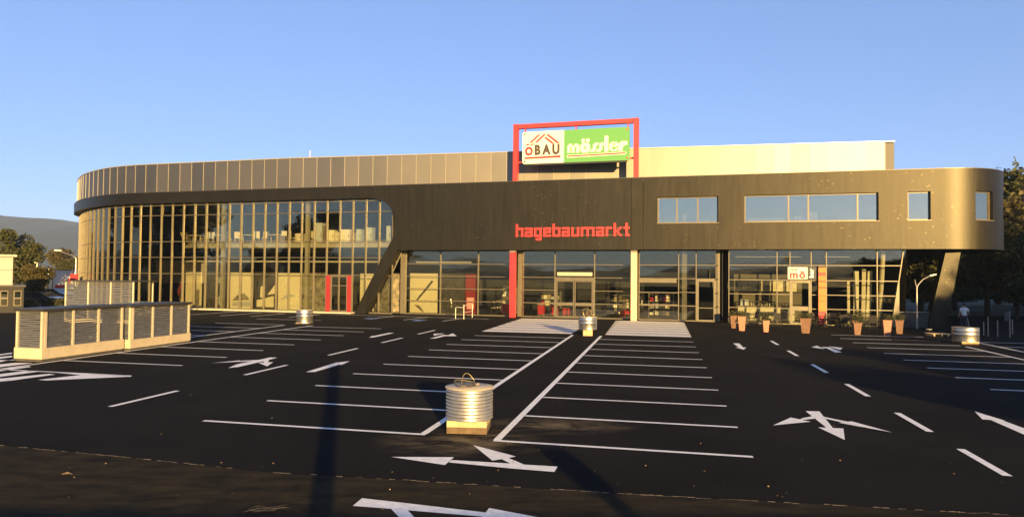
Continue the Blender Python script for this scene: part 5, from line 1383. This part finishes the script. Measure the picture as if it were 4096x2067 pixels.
# poster trailer
Yp = 88.0
a, b = at_depth(212, 1150, Yp), at_depth(292, 1080, Yp)
po = thing('poster_trailer', Vector(((a.x+b.x)/2, Yp, 0)), 'white poster trailer with red print beside the left end of the store', 'trailer')
z0, z1 = at_depth(212, 1155, Yp).z, at_depth(212, 1080, Yp).z
MB().box(a.x, b.x, Yp, Yp+2, z0, z1).build('body', mat('poster_white', (.62, .58, .50), .6, 0, .2, 1.2), po)
MB().box(a.x-.06, b.x, Yp-.08, Yp+2.05, z1+.001, z1+.09).build('roof_edge', M_frame, po)
MB().box(a.x-.08, a.x-.001, Yp-.08, Yp, z0, z1).build('edge', M_frame, po)
MB().box(a.x+.25, b.x-.5, Yp-.02, Yp-.003, z0+.1, z0+.55).build('red_print', M_sr, po)
MB().box(a.x+2.0, b.x-.2, Yp-.04, Yp-.021, z0+.5, z0+1.4).build('red_print', M_sr, po)
for dx in (.6, 1.9):
    MB().tube([Vector((a.x+dx, Yp+.1, .42)), Vector((a.x+dx, Yp+.35, .42))], .42, 16).build('wheel', MATS['dark_metal'], po, True)
MB().box(a.x+.2, b.x-.2, Yp+.2, Yp+1.8, .45, z0-.001).build('chassis', MATS['dark_metal'], po)
# red letter box shape at the corner of the store
rb = at_depth(297, 1110, 70)
o = MB().box(rb.x-.45, rb.x+.35, 70, 70.3, at_depth(297, 1122, 70).z, at_depth(297, 1096, 70).z).build('panel', M_sr, None)
o2 = thing('red_flag_sign', Vector((rb.x, 70.1, 0)), 'red panel on a post at the left corner of the store', 'sign')
bpy.data.objects.remove(o)
MB().box(rb.x-.45, rb.x+.35, 70, 70.08, at_depth(297, 1122, 70).z, at_depth(297, 1096, 70).z).build('panel', M_sr, o2)
MB().tube([Vector((rb.x, 70.12, 0)), Vector((rb.x, 70.12, 3.2))], .04, 8).build('post', M_pole, o2)
# parked cars far left
M_car = [mat('car_paint_%d' % i, c, .25, .3, 0, 1, 0, 1, .5, None, .6) for i, c in enumerate(((.03, .032, .036), (.10, .10, .105), (.35, .34, .32)))]
def car(px, Y, m, lab, rot=0):
    X = at_depth(px, 1220, Y).x; base = Vector((X, Y, 0))
    t = thing('parked_car', base, lab, 'car', 'parked cars at the left')
    prof = [(-2.1, .35), (-2.15, .75), (-1.95, .9), (-1.3, .98), (-.7, 1.42), (.75, 1.45), (1.45, 1.0), (2.05, .88), (2.15, .6), (2.1, .35)]
    MB().prism([base+Vector((x, -.85, z)) for x, z in prof], (0, 1.7, 0)).build('body', m, t)
    MB().prism([base+Vector((x, -.856, z)) for x, z in ((-1.15, .98), (-.66, 1.36), (-.02, 1.38), (-.02, .98))], (0, .004, 0)).build('window', MATS['dark_metal'], t)
    MB().prism([base+Vector((x, -.856, z)) for x, z in ((.06, .98), (.06, 1.38), (.70, 1.38), (1.28, 1.0))], (0, .004, 0)).build('window', MATS['dark_metal'], t)
    for x in (-1.3, 1.3):
        for y in (-.88, .68): MB().tube([base+Vector((x, y, .33)), base+Vector((x, y+.2, .33))], .33, 16).build('wheel', MATS['dark_metal'], t, True)
    for y in (-.6, .6): MB().box(base.x+2.12, base.x+2.17, base.y+y-.15, base.y+y+.15, .62, .76).build('headlight', M_lamp, t)
    return t
car(150, 62, M_car[0], 'dark car parked right of the kiosk')
car(205, 74, M_car[1], 'grey car parked in front of the poster trailer')
# low hedge boxes left
for i, (px, Y, w, h, lab) in enumerate(((120, 58, 2.2, .9, 'low clipped bush between kiosk and near enclosure'), (215, 60, 2.0, 1.0, 'low clipped bush left of the far enclosure'), (160, 66, 3.0, 1.4, 'bush behind the dark parked car'))):
    X = at_depth(px, 1230, Y).x; mb = MB(); rnd = random.Random(i+50)
    leaf_cloud(mb, [((X+rnd.uniform(-w*.35, w*.35), Y+rnd.uniform(-.4, .4), h*.5), (w*.3, .6, h*.5)) for _ in range(6)], 900, .09, rnd)
    tag(mb.build('bush', M_shrub), lab, 'bush', 'low bushes at the left')
# road at the left
struct(MB().poly([(-120, 62.5, -.012), (-52.5, 62.5, -.012), (-44, 200, -.012), (-62, 200, -.012)]).build('road', mat('road_asphalt', (.06, .057, .052), .9, 0, .2, .3)))

# ------------------------------------------------------------------ hills
def hills(name, y0, depth, prof, seed, m, x0, x1, nx=90, ny=14, rough=.08, rot=0.0, hh=1):
    rnd = random.Random(seed); V = []; F = []
    ph = [rnd.uniform(0, 6.28) for _ in range(8)]
    R_ = Matrix.Rotation(rot, 3, 'Z')
    for j in range(ny+1):
        v = j/ny
        for i in range(nx+1):
            u = i/nx; x = x0+(x1-x0)*u
            e = math.sin(min(1, v*1.15)*pi/2)**.8 if v < .87 else 1-(v-.87)/.13*.6
            zz = prof(x)*e*hh
            zz *= 1+rough*(sin(x*.011+ph[0]+v*5)+.6*sin(x*.029+ph[1]-v*9)+.35*sin(x*.067+ph[2]+v*17))
            p = Vector((x, y0+depth*v, zz-2*(v == 0)))
            V.append(R_ @ p)
    for j in range(ny):
        for i in range(nx):
            a = j*(nx+1)+i; F.append((a, a+1, a+nx+2, a+nx+1))
    o = MB().pts(V, F).build(name, m, None, True); return struct(o)
M_hill = mat('wooded_hill', (.010, .015, .017), .95, 0, .35, .02, .8, .15)
hills('hills', 1150, 700, lambda x: 134+10*sin(x*.004+1)+5*sin(x*.013)+3*sin(x*.031)+1.5*sin(x*.07), 1, M_hill, -2600, 900, 200, 16, .02)
hills('hills', 1000, 700, lambda x: 30+8*sin(x*.003+2)+4*sin(x*.011), 2, M_hill, -2300, 2300, 110, 12, .05, pi)
hills('hills', 1000, 700, lambda x: 42+10*sin(x*.003+.5)+5*sin(x*.011), 3, M_hill, -2300, 2300, 110, 12, .05, pi/2)
# wooded slope at the right
M_slope = mat('wooded_slope', (.030, .034, .016), .95, 0, .45, .12, .8, .6)
sl2 = struct(MB().pts([Vector((60+12*i, 95+j*22, min(.125*(95+j*22), max(0, (i-.5))*3.2*(j*.35)+j*1.5)+random.uniform(-1, 1) if j else -.5)) for j in range(8) for i in range(16)], [(j*16+i, j*16+i+1, (j+1)*16+i+1, (j+1)*16+i) for j in range(7) for i in range(15)]).build('wooded_slope', M_slope, None, True))
rnd = random.Random(8); mb = MB()
for k in range(260):
    i = rnd.uniform(0, 12); j = rnd.uniform(.3, 6.5); z = min(.125*(95+j*22), max(0, i-.5)*3.2*(j*.35)+j*1.5)-1
    x, y = 60+12*i, 95+j*22; h = rnd.uniform(9, 15)
    if x/y < .74: continue
    leaf_cloud(mb, [((x, y, z+h*(.15+.2*q)), (2.4*(1-.2*q), 2.4*(1-.2*q), h*.14)) for q in range(5)], 130, .55, rnd)
me = bpy.data.meshes.new('slope_wood'); me.from_pydata([tuple(v) for v in mb.v], [], mb.f); me.materials.append(M_conifer)
o = bpy.data.objects.new('slope_wood', me); col.objects.link(o); stuff(o, 'dark mixed wood covering the slope at the right', 'wood')

# ------------------------------------------------------------------ air
hz = bpy.data.materials.new('haze_air'); hz.use_nodes = True
N_, L_ = hz.node_tree.nodes, hz.node_tree.links
N_.remove(N_['Principled BSDF'])
pv = N_.new('ShaderNodeVolumePrincipled'); pv.inputs['Density'].default_value = .00016; pv.inputs['Color'].default_value = (.48, .66, 1, 1); pv.inputs['Anisotropy'].default_value = 0
L_.new(pv.outputs[0], N_['Material Output'].inputs['Volume'])
hb_ = MB().box(-3200, 3200, -2400, 2400, -4, 172).build('haze', hz)
hb_['kind'] = 'stuff'; hb_['label'] = 'thin evening haze in the air over the valley'; hb_['category'] = 'haze'
